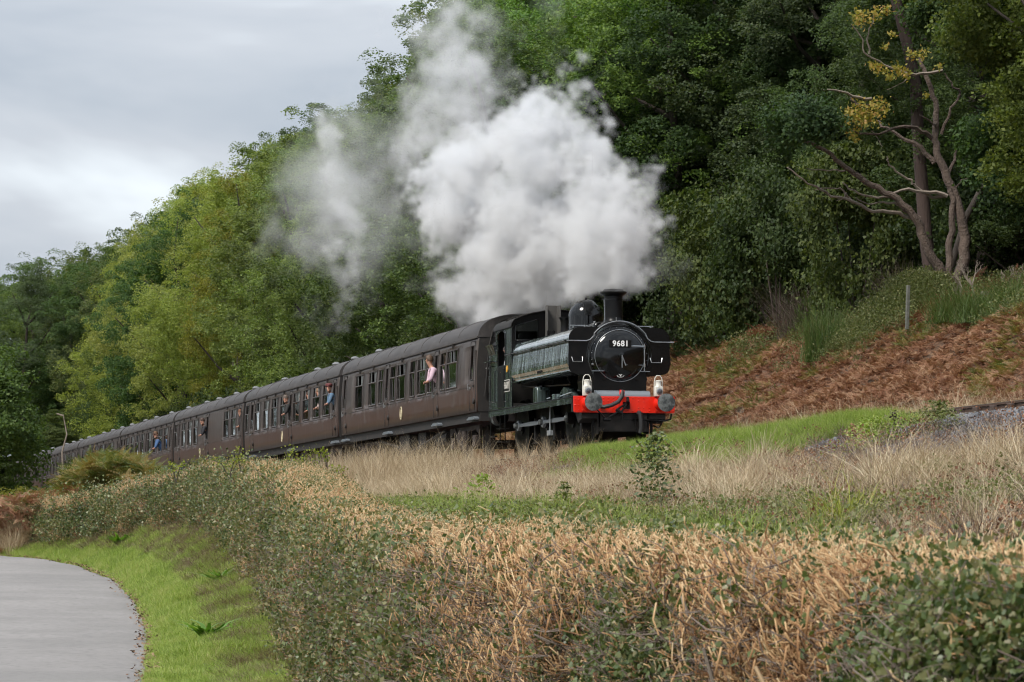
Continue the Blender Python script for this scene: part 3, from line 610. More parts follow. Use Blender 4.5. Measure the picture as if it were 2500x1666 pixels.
mb.build('crankpin_cap', grease, rod)
MB().lathe([(.14, -1.04), (.14, -.86)], (-(AX[0]-PINO), 0, .75), 'Y', 20).build('big_end', blk_satin, E)
MB().box(-3.50, -3.42, -1.03, -1.01, .46, 1.12).box(-3.62, -3.30, -1.06, -.98, .40, .52).build('brake_hanger', rodm, E, 30, bevel=.004)
mb = MB()
for t in (1.2, 5.6, 3.7): mb.box(-t-.05, -t+.05, -.86, -.62, .30, .9).box(-t-.15, -t+.05, -.84, -.66, .5, .8)
mb.build('brake_block', blk_dull, E, 30, bevel=.01)
MB().tube([(-8.2, -.70, .30), (-1.0, -.70, .30)], .02, 6).build('brake_rod', blk_dull, E)
for t in (2.1, 4.58, 7.08):
    mb = MB()
    for k in range(6): mb.box(-t-.42+.05*k, -t+.42-.05*k, -.59, -.50, .34+k*.018, .355+k*.018)
    mb.build('leaf_spring', blk_dull, E, 0)
# front: guard irons, coupling, hoses, pipe
for s in (-1, 1): MB().prism([(s*.70-.03, .12), (s*.70+.03, .12), (s*.70+.03, .80), (s*.70-.03, .80)], -.72, -.69).prism([(s*.70-.03, .12), (s*.70+.03, .12), (s*.70+.03, .14), (s*.70-.03, .14)], -.69, -.60).build('guard_iron', blk_satin, E, 30)
hk = MB().box(-.52, -.47, -.06+.02, .10+.02, .92, 1.08).tube([(-.50, .02, 1.0), (-.36, .02, 1.02), (-.28, .02, 1.10), (-.30, .02, 1.17), (-.36, .02, 1.18)], [.05, .045, .04, .03, .02], 8).build('drawhook', blk_satin, E, 40)
hk2 = MB()
hk2.tube([(-.34, .06, 1.08), (-.33, -.22, .90)], .022, 8).tube([(-.30, .00, 1.02), (-.30, -.12, .86)], .022, 8).tube([(-.33, -.25, .90), (-.32, -.10, .80)], .04, 8)
hk2.tube([(-.32, -.18, .86), (-.30, -.42, .72), (-.29, -.50, .66)], .022, 8).tube([(-.30, -.72, .90), (-.29, -.50, .67), (-.28, -.44, .66)], .018, 8).tube([(-.29, -.56, .66), (-.29, -.40, .66)], .04, 8).tube([(-.31, -.1, .80), (-.31, -.1, .68)], .03, 8).build('screw_coupling', blk_satin, E, 40)
MB().tube([(-.50, -.58, .98), (-.42, -.50, .96), (-.38, -.34, 1.00), (-.38, -.18, 1.08), (-.40, -.09, 1.20), (-.42, -.07, 1.30), (-.45, -.08, 1.33)], .048, 10).build('vacuum_hose', hose_m, E)
MB().lathe([(.06, -.03), (.06, .05)], (-.45, -.10, 1.30), 'Y', 12).box(-.48, -.42, -.07, -.02, 1.22, 1.34).build('hose_dummy', red, E, 40)
MB().tube([(-.46, -.02, 1.20), (-.46, -.02, 1.42)], .010, 6).build('lamp_iron', blk_satin, E)
MB().tube([(-.52, .34, .80), (-.48, .34, .84), (-.42, .34, .82), (-.40, .36, .70), (-.40, .37, .50), (-.41, .35, .36)], .052, 10).lathe([(.08, .80), (.08, .84)], (-.45, .34, 0), 'Z', 12).build('steam_heat_hose', hose_m, E)
MB().tube([(-.46, .24, .84), (-.46, .25, .62), (-.45, .28, .38)], .014, 6).build('hose_chain', blk_satin, E)
MB().tube([(-.60, -.30, .68), (-.56, .3, .68), (-.56, .80, .66), (-.58, 1.00, .66), (-.62, 1.14, .70), (-.66, 1.17, .82)], .022, 8).lathe([(.045, .78), (.045, .82)], (-.57, 0, .66), 'Y', 10).build('brake_pipe', blk_satin, E)
MB().tube([(-.7, .74, .55), (-.62, .86, .50), (-.60, .92, .60)], .02, 6).build('sand_pipe', blk_satin, E)
MB().prism([(-1.1, .83), (-.57, .83), (-.57, .70), (-.9, .60)], -1.0, -.62, 'Y').prism([(-1.1, .83), (-.57, .83), (-.57, .70), (-.9, .60)], .62, 1.0, 'Y').build('beam_bracket', blk_dull, E, 30)

# the two white headlamps stand on irons above the beam
def lamp(y, label):
    e = tag(empty('headlamp', TW(-.46, y, 1.212), (0, 0, PHI)), label, 'lamp', 'white oil lamps on the engine front'); e.scale = (.92, .92, .94)
    b = MB().box(-.10, .08, -.10, .10, .0, .24).build('lamp_body', cream, e, 30, bevel=.015)
    MB().lathe([(.095, .24), (.075, .27), (.075, .36), (.085, .365), (.085, .385), (.05, .40)], (-.01, 0, 0), 'Z', 20).build('lamp_top', cream, e)
    l_ = MB().lathe([(.080, .08), (.080, .105), (.066, .108)], (0, .01, .12), 'X', 24).build('lens_rim', steel, e)
    MB().lathe([(.064, .10), (.048, .118), (.0001, .126)], (0, .01, .12), 'X', 24).build('lens', lens_m, l_)
    MB().tube([(-.01, -.105, .05), (-.01, -.105, .36), (-.01, -.085, .46), (-.01, -.04, .515), (-.01, .04, .515), (-.01, .085, .46), (-.01, .105, .36), (-.01, .105, .05)], .012, 6).build('carrying_handle', cream, e)
lamp(-.905, 'white oil headlamp above the buffer next to the tank side of the engine')
lamp(.80, 'white oil headlamp above the buffer next to the brown bracken slope')
# ------------------------------------------------------------------ the coaches
def coach_paint(name, up, low, dirt):
    m = bpy.data.materials.new(name); m.use_nodes = True; nt = m.node_tree; L = nt.links.new; b = nt.nodes['Principled BSDF']
    tc = N(nt, 'ShaderNodeTexCoord'); sp = N(nt, 'ShaderNodeSeparateXYZ'); L(tc.outputs['Object'], sp.inputs[0])
    mp = N(nt, 'ShaderNodeMapping'); mp.inputs['Scale'].default_value = (5, 5, .45); L(tc.outputs['Object'], mp.inputs[0])
    n = N(nt, 'ShaderNodeTexNoise'); n.inputs['Scale'].default_value = 1.4; n.inputs['Detail'].default_value = 6; L(mp.outputs[0], n.inputs['Vector'])
    n2 = N(nt, 'ShaderNodeTexNoise'); n2.inputs['Scale'].default_value = .6; n2.inputs['Detail'].default_value = 5; L(tc.outputs['Object'], n2.inputs['Vector'])
    # soot film thins towards the waist where the sides get washed
    a = N(nt, 'ShaderNodeMath', operation='MULTIPLY_ADD'); L(n2.outputs[0], a.inputs[0]); a.inputs[1].default_value = .55; L(sp.outputs[2], a.inputs[2])
    r = N(nt, 'ShaderNodeMapRange'); r.inputs['From Min'].default_value = 1.95; r.inputs['From Max'].default_value = 2.4; L(a.outputs[0], r.inputs[0])
    mx = N(nt, 'ShaderNodeMix', data_type='RGBA'); L(r.outputs[0], mx.inputs[0]); mx.inputs[6].default_value = (*low, 1); mx.inputs[7].default_value = (*up, 1)
    r2 = N(nt, 'ShaderNodeMapRange'); r2.inputs['From Min'].default_value = .45; r2.inputs['From Max'].default_value = .8; L(n.outputs[0], r2.inputs[0])
    m2 = N(nt, 'ShaderNodeMix', data_type='RGBA'); L(r2.outputs[0], m2.inputs[0]); L(mx.outputs[2], m2.inputs[6]); m2.inputs[7].default_value = (*dirt, 1)
    L(m2.outputs[2], b.inputs['Base Color']); b.inputs['Roughness'].default_value = .36; b.inputs['Specular IOR Level'].default_value = .45
    r3 = N(nt, 'ShaderNodeMapRange'); r3.inputs['To Min'].default_value = .28; r3.inputs['To Max'].default_value = .55; L(n.outputs[0], r3.inputs[0]); L(r3.outputs[0], b.inputs['Roughness'])
    bp = N(nt, 'ShaderNodeBump'); bp.inputs['Strength'].default_value = .10; bp.inputs['Distance'].default_value = .02; L(n2.outputs[0], bp.inputs['Height']); L(bp.outputs[0], b.inputs['Normal'])
    return m
m_coach = coach_paint('coach_maroon', (.056, .044, .039), (.062, .030, .021), (.105, .090, .080))
m_roof = mat('coach_roof', (.058, .052, .050), .62, noise=(1.2, (.038, .034, .033), .2), streak=(1.2, 6, 6, (.085, .075, .072), .5, .8))
m_under = mat('underframe', (.014, .013, .013), .7, noise=(5, (.028, .023, .02), .2)); m_bogie = mat('bogie_brake_dust', (.040, .028, .022), .85, noise=(6, (.04, .03, .026), .2))
m_frame = mat('window_frame', (.055, .045, .042), .4); m_alum = mat('worn_aluminium', (.30, .31, .31), .4, metal=.6); m_inside = mat('maroon_interior', (.075, .018, .014), .7)
m_seat = mat('seat_cloth', (.10, .045, .03), .9); m_vent = mat('ventilator_grey', (.22, .23, .24), .55, noise=(8, (.12, .12, .12), .2)); m_gang = mat('bellows', (.018, .018, .02), .8)
m_gold = mat('crest_gold', (.50, .43, .28), .5)
ZB, ZG = 1.22, 3.14
def lat_side(z): 
    return -1.41+.02*max(0, 1.75-z)/.5+.10*max(0, z-2.3)**1.5
LEN = 18.72
TYPE_A = dict(doors=[(.26, .80), (4.64, 5.18), (11.34, 11.9), (17.95, 18.5)],
    wins=[(2.24, 3.52, 1), (3.64, 4.32, 0), (5.30, 6.0, 0), (6.12, 7.3, 1), (7.6, 8.3, 0), (8.9, 10.1, 1), (10.35, 11.1, 0), (12.1, 12.8, 0), (13.15, 14.3, 1), (15.2, 16.4, 1)], crest=9.5)
TYPE_B = dict(doors=[(.40, .95), (8.5, 9.1), (16.72, 17.42)],
    wins=[(1.35, 2.6, 1), (3.15, 4.4, 1), (5.1, 6.3, 1), (6.9, 8.2, 1), (9.6, 10.8, 1), (11.4, 12.65, 1), (13.3, 14.4, 1), (15.2, 16.35, 1), (17.75, 18.5, 0)], crest=10.4)
TYPE_C = dict(doors=[(.30, .90), (8.6, 9.3), (16.9, 17.4)],
    wins=[(1.4, 2.65, 1), (3.2, 4.5, 1), (11.6, 12.75, 1), (13.3, 14.5, 1), (15.2, 16.3, 1), (17.7, 18.5, 0)], crest=10.9)
WZ0, WZ1, WS = 1.95, 2.95, 2.62
def make_coach(ty, x0, label, vents, opened=()):
    e = tag(empty('railway_coach', TW(x0, 0, 0), (0, 0, PHI)), label, 'coach', 'maroon coaches of the train')
    holes = [(-b, -a, WZ0, WZ1) for a, b, v in ty['wins']]+[(-b+.09, -a-.09, 2.05, 2.93) for a, b in ty['doors']]
    xs = [0, -LEN]+[-x for x in np.linspace(0, LEN, 12)]; zs = [ZB, 1.5, 1.75, 1.95, 2.05, 2.3, 2.62, 2.8, 2.93, 2.95, 3.05, ZG]
    for h in holes: xs += h[:2]
    for sgn, nm in ((1, 'body_side'), (-1, 'body_side')):
        mb = MB(); grid_panel(mb, xs, zs, holes, (lambda z: lat_side(z)*sgn))
        o = mb.build(nm, m_coach, e, 30)
        s_ = o.modifiers.new('thickness', 'SOLIDIFY'); s_.thickness = .05; s_.offset = -1 if True else 1
    # roof
    rp_ = [(1.395*math.cos(R(a)) if a < 90 else 1.395*math.cos(R(a)), 0) for a in range(0)]
    prof = []
    for i in range(19):
        a = math.pi*i/18; prof.append((-1.36*math.copysign(abs(math.cos(a))**.80, math.cos(a)), ZG-.01+.62*abs(math.sin(a))**.9))
    mb = MB(); n = len(prof)
    mb.prism(prof, .03, -LEN-.03)
    rf = mb.build('roof', m_roof, e, 40)
    MB().box(-LEN, 0, -1.375, -1.345, ZG-.03, ZG+.012).box(-LEN, 0, 1.345, 1.375, ZG-.03, ZG+.012).build('gutter', m_frame, rf, 0)
    mb = MB()
    for k in range(1, 8): mb.tube([(-LEN*k/8, y*1.003, z+.004) for y, z in prof[1:-1]], .008, 4, cap=False)
    mb.build('roof_seam', m_roof, rf, 60)
    # ends, floor, inner wall, tables and seats
    for x in (-.005, -LEN+.005): MB().prism([(-1.36, ZB), (1.36, ZB), (1.385, 2.3), (1.32, ZG), (-1.32, ZG), (-1.385, 2.3)], x-.02, x+.02).build('end_wall', m_coach if False else m_under, e, 0)
    MB().box(-LEN+.1, -.1, -1.32, 1.32, ZB, ZB+.08).build('floor', m_inside, e, 0)
    mb = MB(); k = 1.3
    while k < LEN-1: mb.box(-k-.05, -k+.05, -1.28, 1.28, 1.3, 2.45); k += 1.55
    mb.build('seats', m_seat, e, 0, kind='stuff')
    MB().box(-LEN+.1, -.1, .30, .34, 1.3, 3.10).build('corridor_partition', m_inside, e, 0)
    # lower waist bead and body-end bead
    MB().box(-LEN, 0, -1.418, -1.405, 1.865, 1.88).box(-.05, -.01, -1.425, -1.39, ZB, 2.8).build('waist_bead', m_frame, e, 0)
    MB().box(-LEN, .0, -1.30, -1.24, .98, ZB-.002).box(-LEN, .0, 1.24, 1.30, .98, ZB-.002).box(-LEN, -LEN+.1, -1.24, 1.24, .98, ZB-.002).box(-.1, 0, -1.24, 1.24, .98, ZB-.002).build('solebar', m_under, e, 0)
    for a, b, v in ty['wins']:
        z0, z1 = WZ0, WZ1; y = lat_side(2.4); y1 = lat_side(2.9)
        def fr(z): return lat_side(z)-.008
        mb = MB(); p = [(-a, fr(z0), z0), (-b, fr(z0), z0), (-b, fr(2.45), 2.45), (-b, fr(z1), z1), (-a, fr(z1), z1), (-a, fr(2.45), 2.45), (-a, fr(z0), z0)]
        mb.tube(p, .022, 6); 
        if v or a > .5: mb.tube([(-a, fr(WS), WS), (-b, fr(WS), WS)], .018, 6)
        f = mb.build('window', m_alum if False else m_frame, e, 30)
        zt = WS
        mb = MB().add([(-a, -1.378, z0), (-b, -1.378, z0), (-b, -1.378, zt), (-a, -1.378, zt)], [(0, 1, 2, 3)]); mb.build('pane', glassm, f, 0)
        if v:       # sliding lights above, pulled open in the middle
            wv = b-a; q = .30 if (int(a*7) % 3) else .42
            for u0, u1, dy in ((a, a+wv*q, .02), (b-wv*q*.8, b, .02)):
                MB().add([(-u0, -1.352+dy-.02, zt), (-u1, -1.352+dy-.02, zt), (-u1, -1.352+dy-.02, z1), (-u0, -1.352+dy-.02, z1)], [(0, 1, 2, 3)]).build('sliding_pane', glassm, f, 0)
                MB().box(-u1-.012 if u0 == a else -u0-.012, -u1+.012 if u0 == a else -u0+.012, lat_side(2.8)-.006, lat_side(2.8)+.02, zt, z1).build('pane_rail', m_alum, f, 0)
        else:
            MB().add([(-a, -1.352, zt), (-b, -1.352, zt), (-b, -1.352, z1), (-a, -1.352, z1)], [(0, 1, 2, 3)]).build('pane', glassm, f, 0)
        if v: MB().box(-(a+b)/2-.02, -(a+b)/2+.02, -1.40, -1.345, 3.0, 3.13).build('reservation_clip', m_under, f, 0)
    for a, b in ty['doors']:
        def fr(z): return lat_side(z)-.006
        mb = MB(); 
        for x in (-a+.0, -b): mb.tube([(x, fr(ZB+.04), ZB+.04), (x, fr(2.3), 2.3), (x, fr(3.05), 3.05)], .009, 4)
        mb.tube([(-a, fr(3.05), 3.05), (-b, fr(3.05), 3.05)], .008, 4)
        d = mb.build('door', m_under, e, 30)
        mb = MB(); p = [(-a-.09, fr(2.05), 2.05), (-b+.09, fr(2.05), 2.05), (-b+.09, fr(2.93), 2.93), (-a-.09, fr(2.93), 2.93), (-a-.09, fr(2.05), 2.05)]; mb.tube(p, .016, 6).build('door_window_frame', m_frame, d)
        if a not in opened:
            MB().add([(-a-.09, lat_side(2.05)+.02, 2.05), (-b+.09, lat_side(2.05)+.02, 2.05), (-b+.09, lat_side(2.45)+.02, 2.35), (-a-.09, lat_side(2.45)+.02, 2.35)], [(0, 1, 2, 3)]).box(-b+.09, -a-.09, lat_side(2.35)+.01, lat_side(2.35)+.03, 2.34, 2.37).build('dropped_pane', m_alum if False else glassm, d, 0)
        MB().tube([(-b+.05, -1.41, 1.95), (-b+.05, -1.45, 1.95), (-b+.05, -1.45, 1.80), (-b+.05, -1.41, 1.80)], .012, 6).box(-b+.1, -b+.2, -1.44, -1.41, 1.83, 1.87).build('door_handle', m_alum, d, 30)
        mb = MB()
        for z in (1.42, 1.86, 2.98): mb.box(-a-.03, -a+.05, -1.445+(.07 if z > 2.9 else 0), -1.37, z, z+.05)
        mb.build('hinge', m_under, d, 0)
        mb = MB().lathe([(.07, -1.43), (.05, -1.45), (.0001, -1.46)], (-a+.07, 0, 1.50), 'Y', 10).build('door_bump', m_under, d)
        MB().box(-b-.15, -a+.15, -1.44, -1.24, 1.02, 1.06).prism([(-b-.15, 1.06), (-a+.15, 1.06), (-a+.05, 1.10), (-b-.05, 1.10)], -1.42, -1.30, 'Y').build('foot_board', step_m, e, 0)
    # oval crest
    c = MB().torus((0, 0, 0), .15, .018, 'Y', n=28).build('crest', m_gold, e); c.location = (-ty['crest'], -1.412, 1.55); c.scale = (1, .6, 1.15)
    MB().torus((0, 0, 0), .085, .012, 'Y', n=20).tube([(0, 0, -.06), (0, 0, .07)], .016, 6).tube([(-.05, 0, .02), (.05, 0, .02)], .02, 6).build('crest_lion', m_gold, c)
    # gangway, buffers
    for x, d in ((0, 1), (-LEN, -1)):
        mb = MB()
        for k in range(4): mb.box(*(sorted((x+d*(.03+.072*k), x+d*(.03+.072*k+.04)))), -.52, .52, 1.25, 3.25)
        mb.build('gangway_bellows', m_gang, e, 0)
        for s in (-1, 1): MB().lathe([(.10, 0), (.08, .02), (.07, .2), (.17, .21), (.17, .24), (.0001, .245)] if d > 0 else [(.10, 0), (.08, -.02), (.07, -.2), (.17, -.21), (.17, -.24), (.0001, -.245)], (x, s*.864, 1.06), 'X', 16).build('buffer', m_under, e)
    # bogies
    for xc in (-2.7, -LEN+2.7):
        g = MB()
        for s in (-1, 1):
            y0, y1 = sorted((s*1.02, s*1.10))
            g.prism([(xc-1.75, .62), (xc-1.3, .82), (xc-.5, .78), (xc-.4, .55), (xc+.4, .55), (xc+.5, .78), (xc+1.3, .82), (xc+1.75, .62), (xc+1.75, .92), (xc-1.75, .92)], y0, y1, 'Y')
            for w_ in (-1.3, 1.3): g.box(xc+w_-.16, xc+w_+.16, y0-.05, y1+.05, .36, .66)
            g.box(xc-.35, xc+.35, y0-.06, y1+.06, .30, .42)
        b = g.build('bogie', m_bogie, e, 30, bevel=.02)
        for w_ in (-1.3, 1.3):
            ww = MB()
            for s in (-1, 1): ww.lathe([(.10, s*.65), (.40, s*.68), (.46, s*.68), (.46, s*.80), (.36, s*.80), (.33, s*.77), (.10, s*.79)], (xc+w_, 0, .46), 'Y', 24)
            ww.tube([(xc+w_, -.7, .46), (xc+w_, .7, .46)], .08, 8).build('wheelset', m_bogie, b)
        m3 = MB()
        for s in (-1, 1):
            for w_ in (-.28, .28): m3.lathe([(.10, .42), (.10, .80)], (xc+w_*.8, s*1.12, 0), 'Z', 10)
            m3.tube([(xc-.9, s*1.14, .9), (xc-.5, s*1.14, .5)], .035, 6)
        m3.build('bogie_spring', m_bogie, b)
    MB().box(-11.0, -9.6, -1.15, -.5, .42, .95).build('battery_box', m_under, e, 30, bevel=.02); MB().box(-8.6, -7.6, -1.1, -.45, .5, .95).build('regulator_box', m_under, e, 30, bevel=.02); MB().tube([(-6.6, -.9, .72), (-5.0, -.9, .72)], .2, 12).build('vacuum_cylinder', m_under, e)
    MB().tube([(-5, -.2, .85), (-14, -.2, .85)], .05, 6).tube([(-5, -1.1, .9), (-9.5, -1.1, .45), (-14, -1.1, .9)], .04, 6).build('truss_rod', m_under, e)
    for k, x in enumerate(vents):
        v = MB().lathe([(.07, 0), (.07, .05), (.13, .06), (.14, .09), (.11, .13), (.04, .16), (.0001, .165)], (0, 0, 0), 'Z', 14).build('roof_ventilator', m_vent, rf)
        v.location = (-x, -.35 if k % 2 else .1, 3.73 if k % 2 else 3.745)
    MB().tube([(-LEN+.3, -1.15, 3.43), (-LEN+1.8, -.9, 3.62), (-LEN+4.6, -.75, 3.70)], .02, 6).tube([(-LEN+.3, -1.0, 3.53), (-LEN+1.8, -.7, 3.69), (-LEN+4.6, -.6, 3.74)], .015, 6).build('roof_conduit', m_under, rf)
    MB().box(-.14, -.02, -1.385, -1.365, 1.3, 1.4).build('end_plate', m_under, e, 0)
    return e
def rail_end(e):   # bent handrail, boxes and painted notes on the leading end
    MB().tube([(.05, -.3, 3.68), (.05, -.75, 3.55), (.06, -.98, 3.3), (.06, -1.08, 2.9), (.07, -1.14, 2.2), (.07, -1.18, 1.7), (.06, -1.18, 1.62)], .02, 6).build('end_handrail', m_under, e)
    MB().box(.02, .07, -1.10, -.80, 1.98, 2.12).box(.02, .05, -1.10, -.85, 1.70, 1.94).build('jumper_box', m_under, e, 30, bevel=.01)
    text_mesh('end_lettering', 'RESTRICT', .06, white, e, (.024, -1.02, 2.32), FRONT, .001)
X0 = -9.62; PITCH = 19.35
desc = [('first maroon coach, coupled directly behind the engine', TYPE_A, [8.3, 17.9, 18.5, 16.2, 15.4][:2], ()),
        ('second maroon coach behind the engine, even row of windows with heads looking out', TYPE_B, [.9, 2.6, 4.4, 5.9, 8.0, 9.3, 11.4, 16.0, 17.6], ()),
        ('third maroon coach with a blank panelled luggage section in the middle', TYPE_C, [2.4, 3.3, 5.9, 8.0, 11.0, 12.6, 14.2, 16.0], ()),
        ('fourth maroon coach, the one with a passenger in blue leaning out', TYPE_B, [1, 2.2, 4.7, 7.7, 11, 13, 14.5, 17], ()),
        ('fifth maroon coach, above the green bracken patch', TYPE_A, [1, 3, 5, 7, 9, 11, 13, 15, 17], ()),
        ('sixth maroon coach, last but one before the left edge tree', TYPE_B, [1, 3, 5, 7, 9, 11, 13, 15, 17], ()),
        ('seventh maroon coach, farthest one, half hidden by the left edge tree', TYPE_C, [1, 4, 7, 10, 14], ())]
coaches = []
for k, (lb, ty, vt, op) in enumerate(desc):
    c = make_coach(ty, X0-PITCH*k, lb, vt); coaches.append(c)
    if k == 0: rail_end(c)

# ------------------------------------------------------------------ people
skin = mat('skin', (.50, .27, .19), .5); 
def hair(c): return mat('hair', c, .6)
def person(label, x, y, z, lean=.25, look=0.0, shirt=(.5, .35, .4), haircol=(.05, .03, .02), arm=True, cap=None, glasses=False, scale=1.0, inside=False):
    """a passenger standing at a window: (x,y,z) is the base of the neck in train coordinates; leans out towards -y"""
    e = tag(empty('person', TW(x, y, z), (0, 0, PHI)), label, 'person', 'people looking out of the train'); e.scale = (scale,)*3
    def skinned(name, verts, edges, radii, m, sub=2):
        me = bpy.data.meshes.new(name); me.from_pydata([Vector(v) for v in verts], edges, []); me.materials.append(m); o = mk(name, me, e)
        sk = o.modifiers.new('skin', 'SKIN'); 
        for i, r_ in enumerate(radii):
            rr = r_ if isinstance(r_, tuple) else (r_, r_); me.skin_vertices[0].data[i].radius = rr
        me.skin_vertices[0].data[0].use_root = True; sk.use_smooth_shade = True
        s = o.modifiers.new('sub', 'SUBSURF'); s.levels = sub; s.render_levels = sub; return o
    hx = .06*math.cos(look); 
    hp = Vector((math.cos(look)*.02, -math.sin(look)*.02-.04*lean, .13))
    # body: pelvis, waist, chest, neck, jaw, head, crown ; shoulders, elbows, wrists, hands
    V = [(0, .30*lean+.1, -.62), (0, .22*lean+.05, -.40), (0, .06*lean, -.14), (0, 0, .0), (hp.x+.015, hp.y, .085), (hp.x+.01, hp.y, .16), (hp.x, hp.y, .235)]
    E_ = [(0, 1), (1, 2), (2, 3), (3, 4), (4, 5), (5, 6)]; Rr = [(.15, .11), (.14, .10), (.15, .10), .052, .068, .088, .062]
    V += [(.16, .02, -.07), (.19, -.05, -.31), (.07, -.12, -.36), (.03, -.14, -.365), (-.16, .02, -.07), (-.18, -.02, -.32), (-.08, -.11, -.38), (-.04, -.13, -.385)]
    E_ += [(2, 7), (7, 8), (8, 9), (9, 10), (2, 11), (11, 12), (12, 13), (13, 14)]; Rr += [.056, .040, .028, .030, .056, .040, .028, .030]
    skinned('body', V, E_, Rr, skin)
    SV = [V[0], V[1], V[2], (V[3][0], V[3][1], -.045), V[7], V[8], (V[8][0]*.4+V[9][0]*.6, V[8][1]*.4+V[9][1]*.6, V[8][2]*.4+V[9][2]*.6), V[11], V[12], (V[12][0]*.4+V[13][0]*.6, V[12][1]*.4+V[13][1]*.6, V[12][2]*.4+V[13][2]*.6)]
    skinned('shirt', SV, [(0, 1), (1, 2), (2, 3), (2, 4), (4, 5), (5, 6), (2, 7), (7, 8), (8, 9)], [(.165, .125), (.155, .115), (.165, .115), .07, .075, .058, .044, .075, .058, .044], mat('shirt', shirt, .8))
    # face turned along 'look' (0 = forwards), hair behind
    f = Vector((math.cos(look), -math.sin(look), 0)); sd = Vector((f.y, -f.x, 0)); hc = Vector((hp.x+.01, hp.y, .165))
    MB().tube([hc+f*.085+Vector((0, 0, .02)), hc+f*.112-Vector((0, 0, .012))], [.008, .015], 6).build('nose', skin, e)
    for q in (-1, 1):
        MB().lathe([(.0001, -.008), (.011, 0), (.0001, .008)], hc+f*.083+sd*q*.032+Vector((0, 0, .015)), 'X', 8).build('eye', dark_in, e)
        MB().lathe([(.0001, -.02), (.016, -.006), (.016, .012), (.0001, .026)], hc+sd*q*.088, 'Z', 8).build('ear', skin, e)
    MB().tube([hc+f*.082+sd*.024-Vector((0, 0, .045)), hc+f*.086-Vector((0, 0, .047)), hc+f*.082-sd*.024-Vector((0, 0, .045))], .006, 5).build('mouth', mat('lips', (.32, .10, .09), .5), e)
    hm = hair(haircol); mb = MB(); vs = []; n1, n2 = 14, 9
    for j in range(n2+1):
        for i in range(n1):
            th = 2*math.pi*i/n1; ph = math.pi*.56*j/n2; d = f*(math.cos(th)*math.sin(ph))+sd*(math.sin(th)*math.sin(ph))+Vector((0, 0, math.cos(ph)))
            drop = -.045*max(0, -math.cos(th))*(j/n2)**2; r_ = .104+.006*math.sin(5*th+j)+.0
            if math.cos(th) > .3 and j > n2*.62: r_ *= .86
            vs.append(hc+Vector((0, 0, .03))+Vector((d.x*r_*.95, d.y*r_*.95, d.z*r_*1.02+drop)))
    mb.add(vs, [(j*n1+i, j*n1+(i+1) % n1, (j+1)*n1+(i+1) % n1, (j+1)*n1+i) for j in range(n2) for i in range(n1)]); mb.build('hair', hm, e, 180)
    # fingers on the sill
    mb = MB()
    for bx, by, bz in ((.03, -.145, -.365), (-.04, -.135, -.385)):
        for q in range(4): mb.tube([(bx-.025+q*.016, by, bz), (bx-.027+q*.017, by-.035-.004*(q in (1, 2)), bz+.004), (bx-.027+q*.017, by-.05, bz-.03+.003*q)], [.010, .009, .007], 6)
        mb.tube([(bx+.03, by+.02, bz), (bx+.05, by-.01, bz-.01)], [.011, .008], 6)
    mb.build('fingers', skin, e, 180)
    if cap:
        MB().lathe([(.110, .0), (.118, .03), (.110, .06), (.07, .085), (.0001, .09)], hc+Vector((0, 0, .045)), 'Z', 20).tube([hc+f*.09+Vector((0, 0, .045)), hc+f*.15+Vector((0, 0, .035))], [.055, .03], 8).build('cap', mat('cap', cap, .8), e)
    if glasses:
        MB().tube([hc+f*.09+sd*.075+Vector((0, 0, .02)), hc+f*.10+Vector((0, 0, .02)), hc+f*.09-sd*.075+Vector((0, 0, .02))], .018, 6).build('sunglasses', blk, e)
    return e
def cx_(k, s): return X0-PITCH*k-s
person('boy in a pale pink shirt leaning out of the first coach', cx_(0, 5.0), -1.50, 2.62, .9, 2.5, (.58, .42, .50), (.085, .05, .03), scale=1.12)
person('passenger in dark clothes standing inside the front door window of the first coach', cx_(0, .55), -1.12, 2.62, .2, .6, (.03, .035, .05), (.03, .02, .02))
person('passenger with a raised hand at the middle door of the first coach', cx_(0, 11.6), -1.1, 2.45, .2, .5, (.03, .03, .03), (.05, .03, .02), scale=.9)
person('passenger in a reddish cap and blue top leaning out of the second coach', cx_(1, .68), -1.52, 2.62, .9, .3, (.10, .17, .26), (.03, .02, .02), cap=(.12, .03, .03))
person('passenger in a pale top looking out of the window next to the capped passenger', cx_(1, 3.8), -1.30, 2.62, .4, 1.1, (.42, .32, .30), (.20, .12, .07))
person('young passenger in green behind the third open window of the second coach', cx_(1, 5.7), -1.28, 2.6, .4, 1.2, (.02, .12, .09), (.06, .03, .02))
person('man in black leaning out of the middle door of the second coach', cx_(1, 8.8), -1.52, 2.62, .8, .5, (.02, .02, .02), (.12, .09, .07))
person('passenger at the front door of the third coach', cx_(2, .6), -1.34, 2.6, .5, .6, (.03, .02, .02), (.15, .06, .03))
person('man in black leaning out beside the luggage section of the third coach', cx_(2, 8.95), -1.55, 2.58, .9, .7, (.02, .02, .025), (.06, .035, .025), scale=1.05)
person('passenger in blue with sunglasses leaning out of the fourth coach', cx_(3, 3.6), -1.58, 2.5, .9, .8, (.05, .11, .24), (.12, .06, .03), glasses=True, scale=1.15)
person('engine driver in a pale shirt leaning in the cab doorway', -7.62, -1.05, 2.5, .4, .4, (.55, .53, .55), (.05, .04, .04))

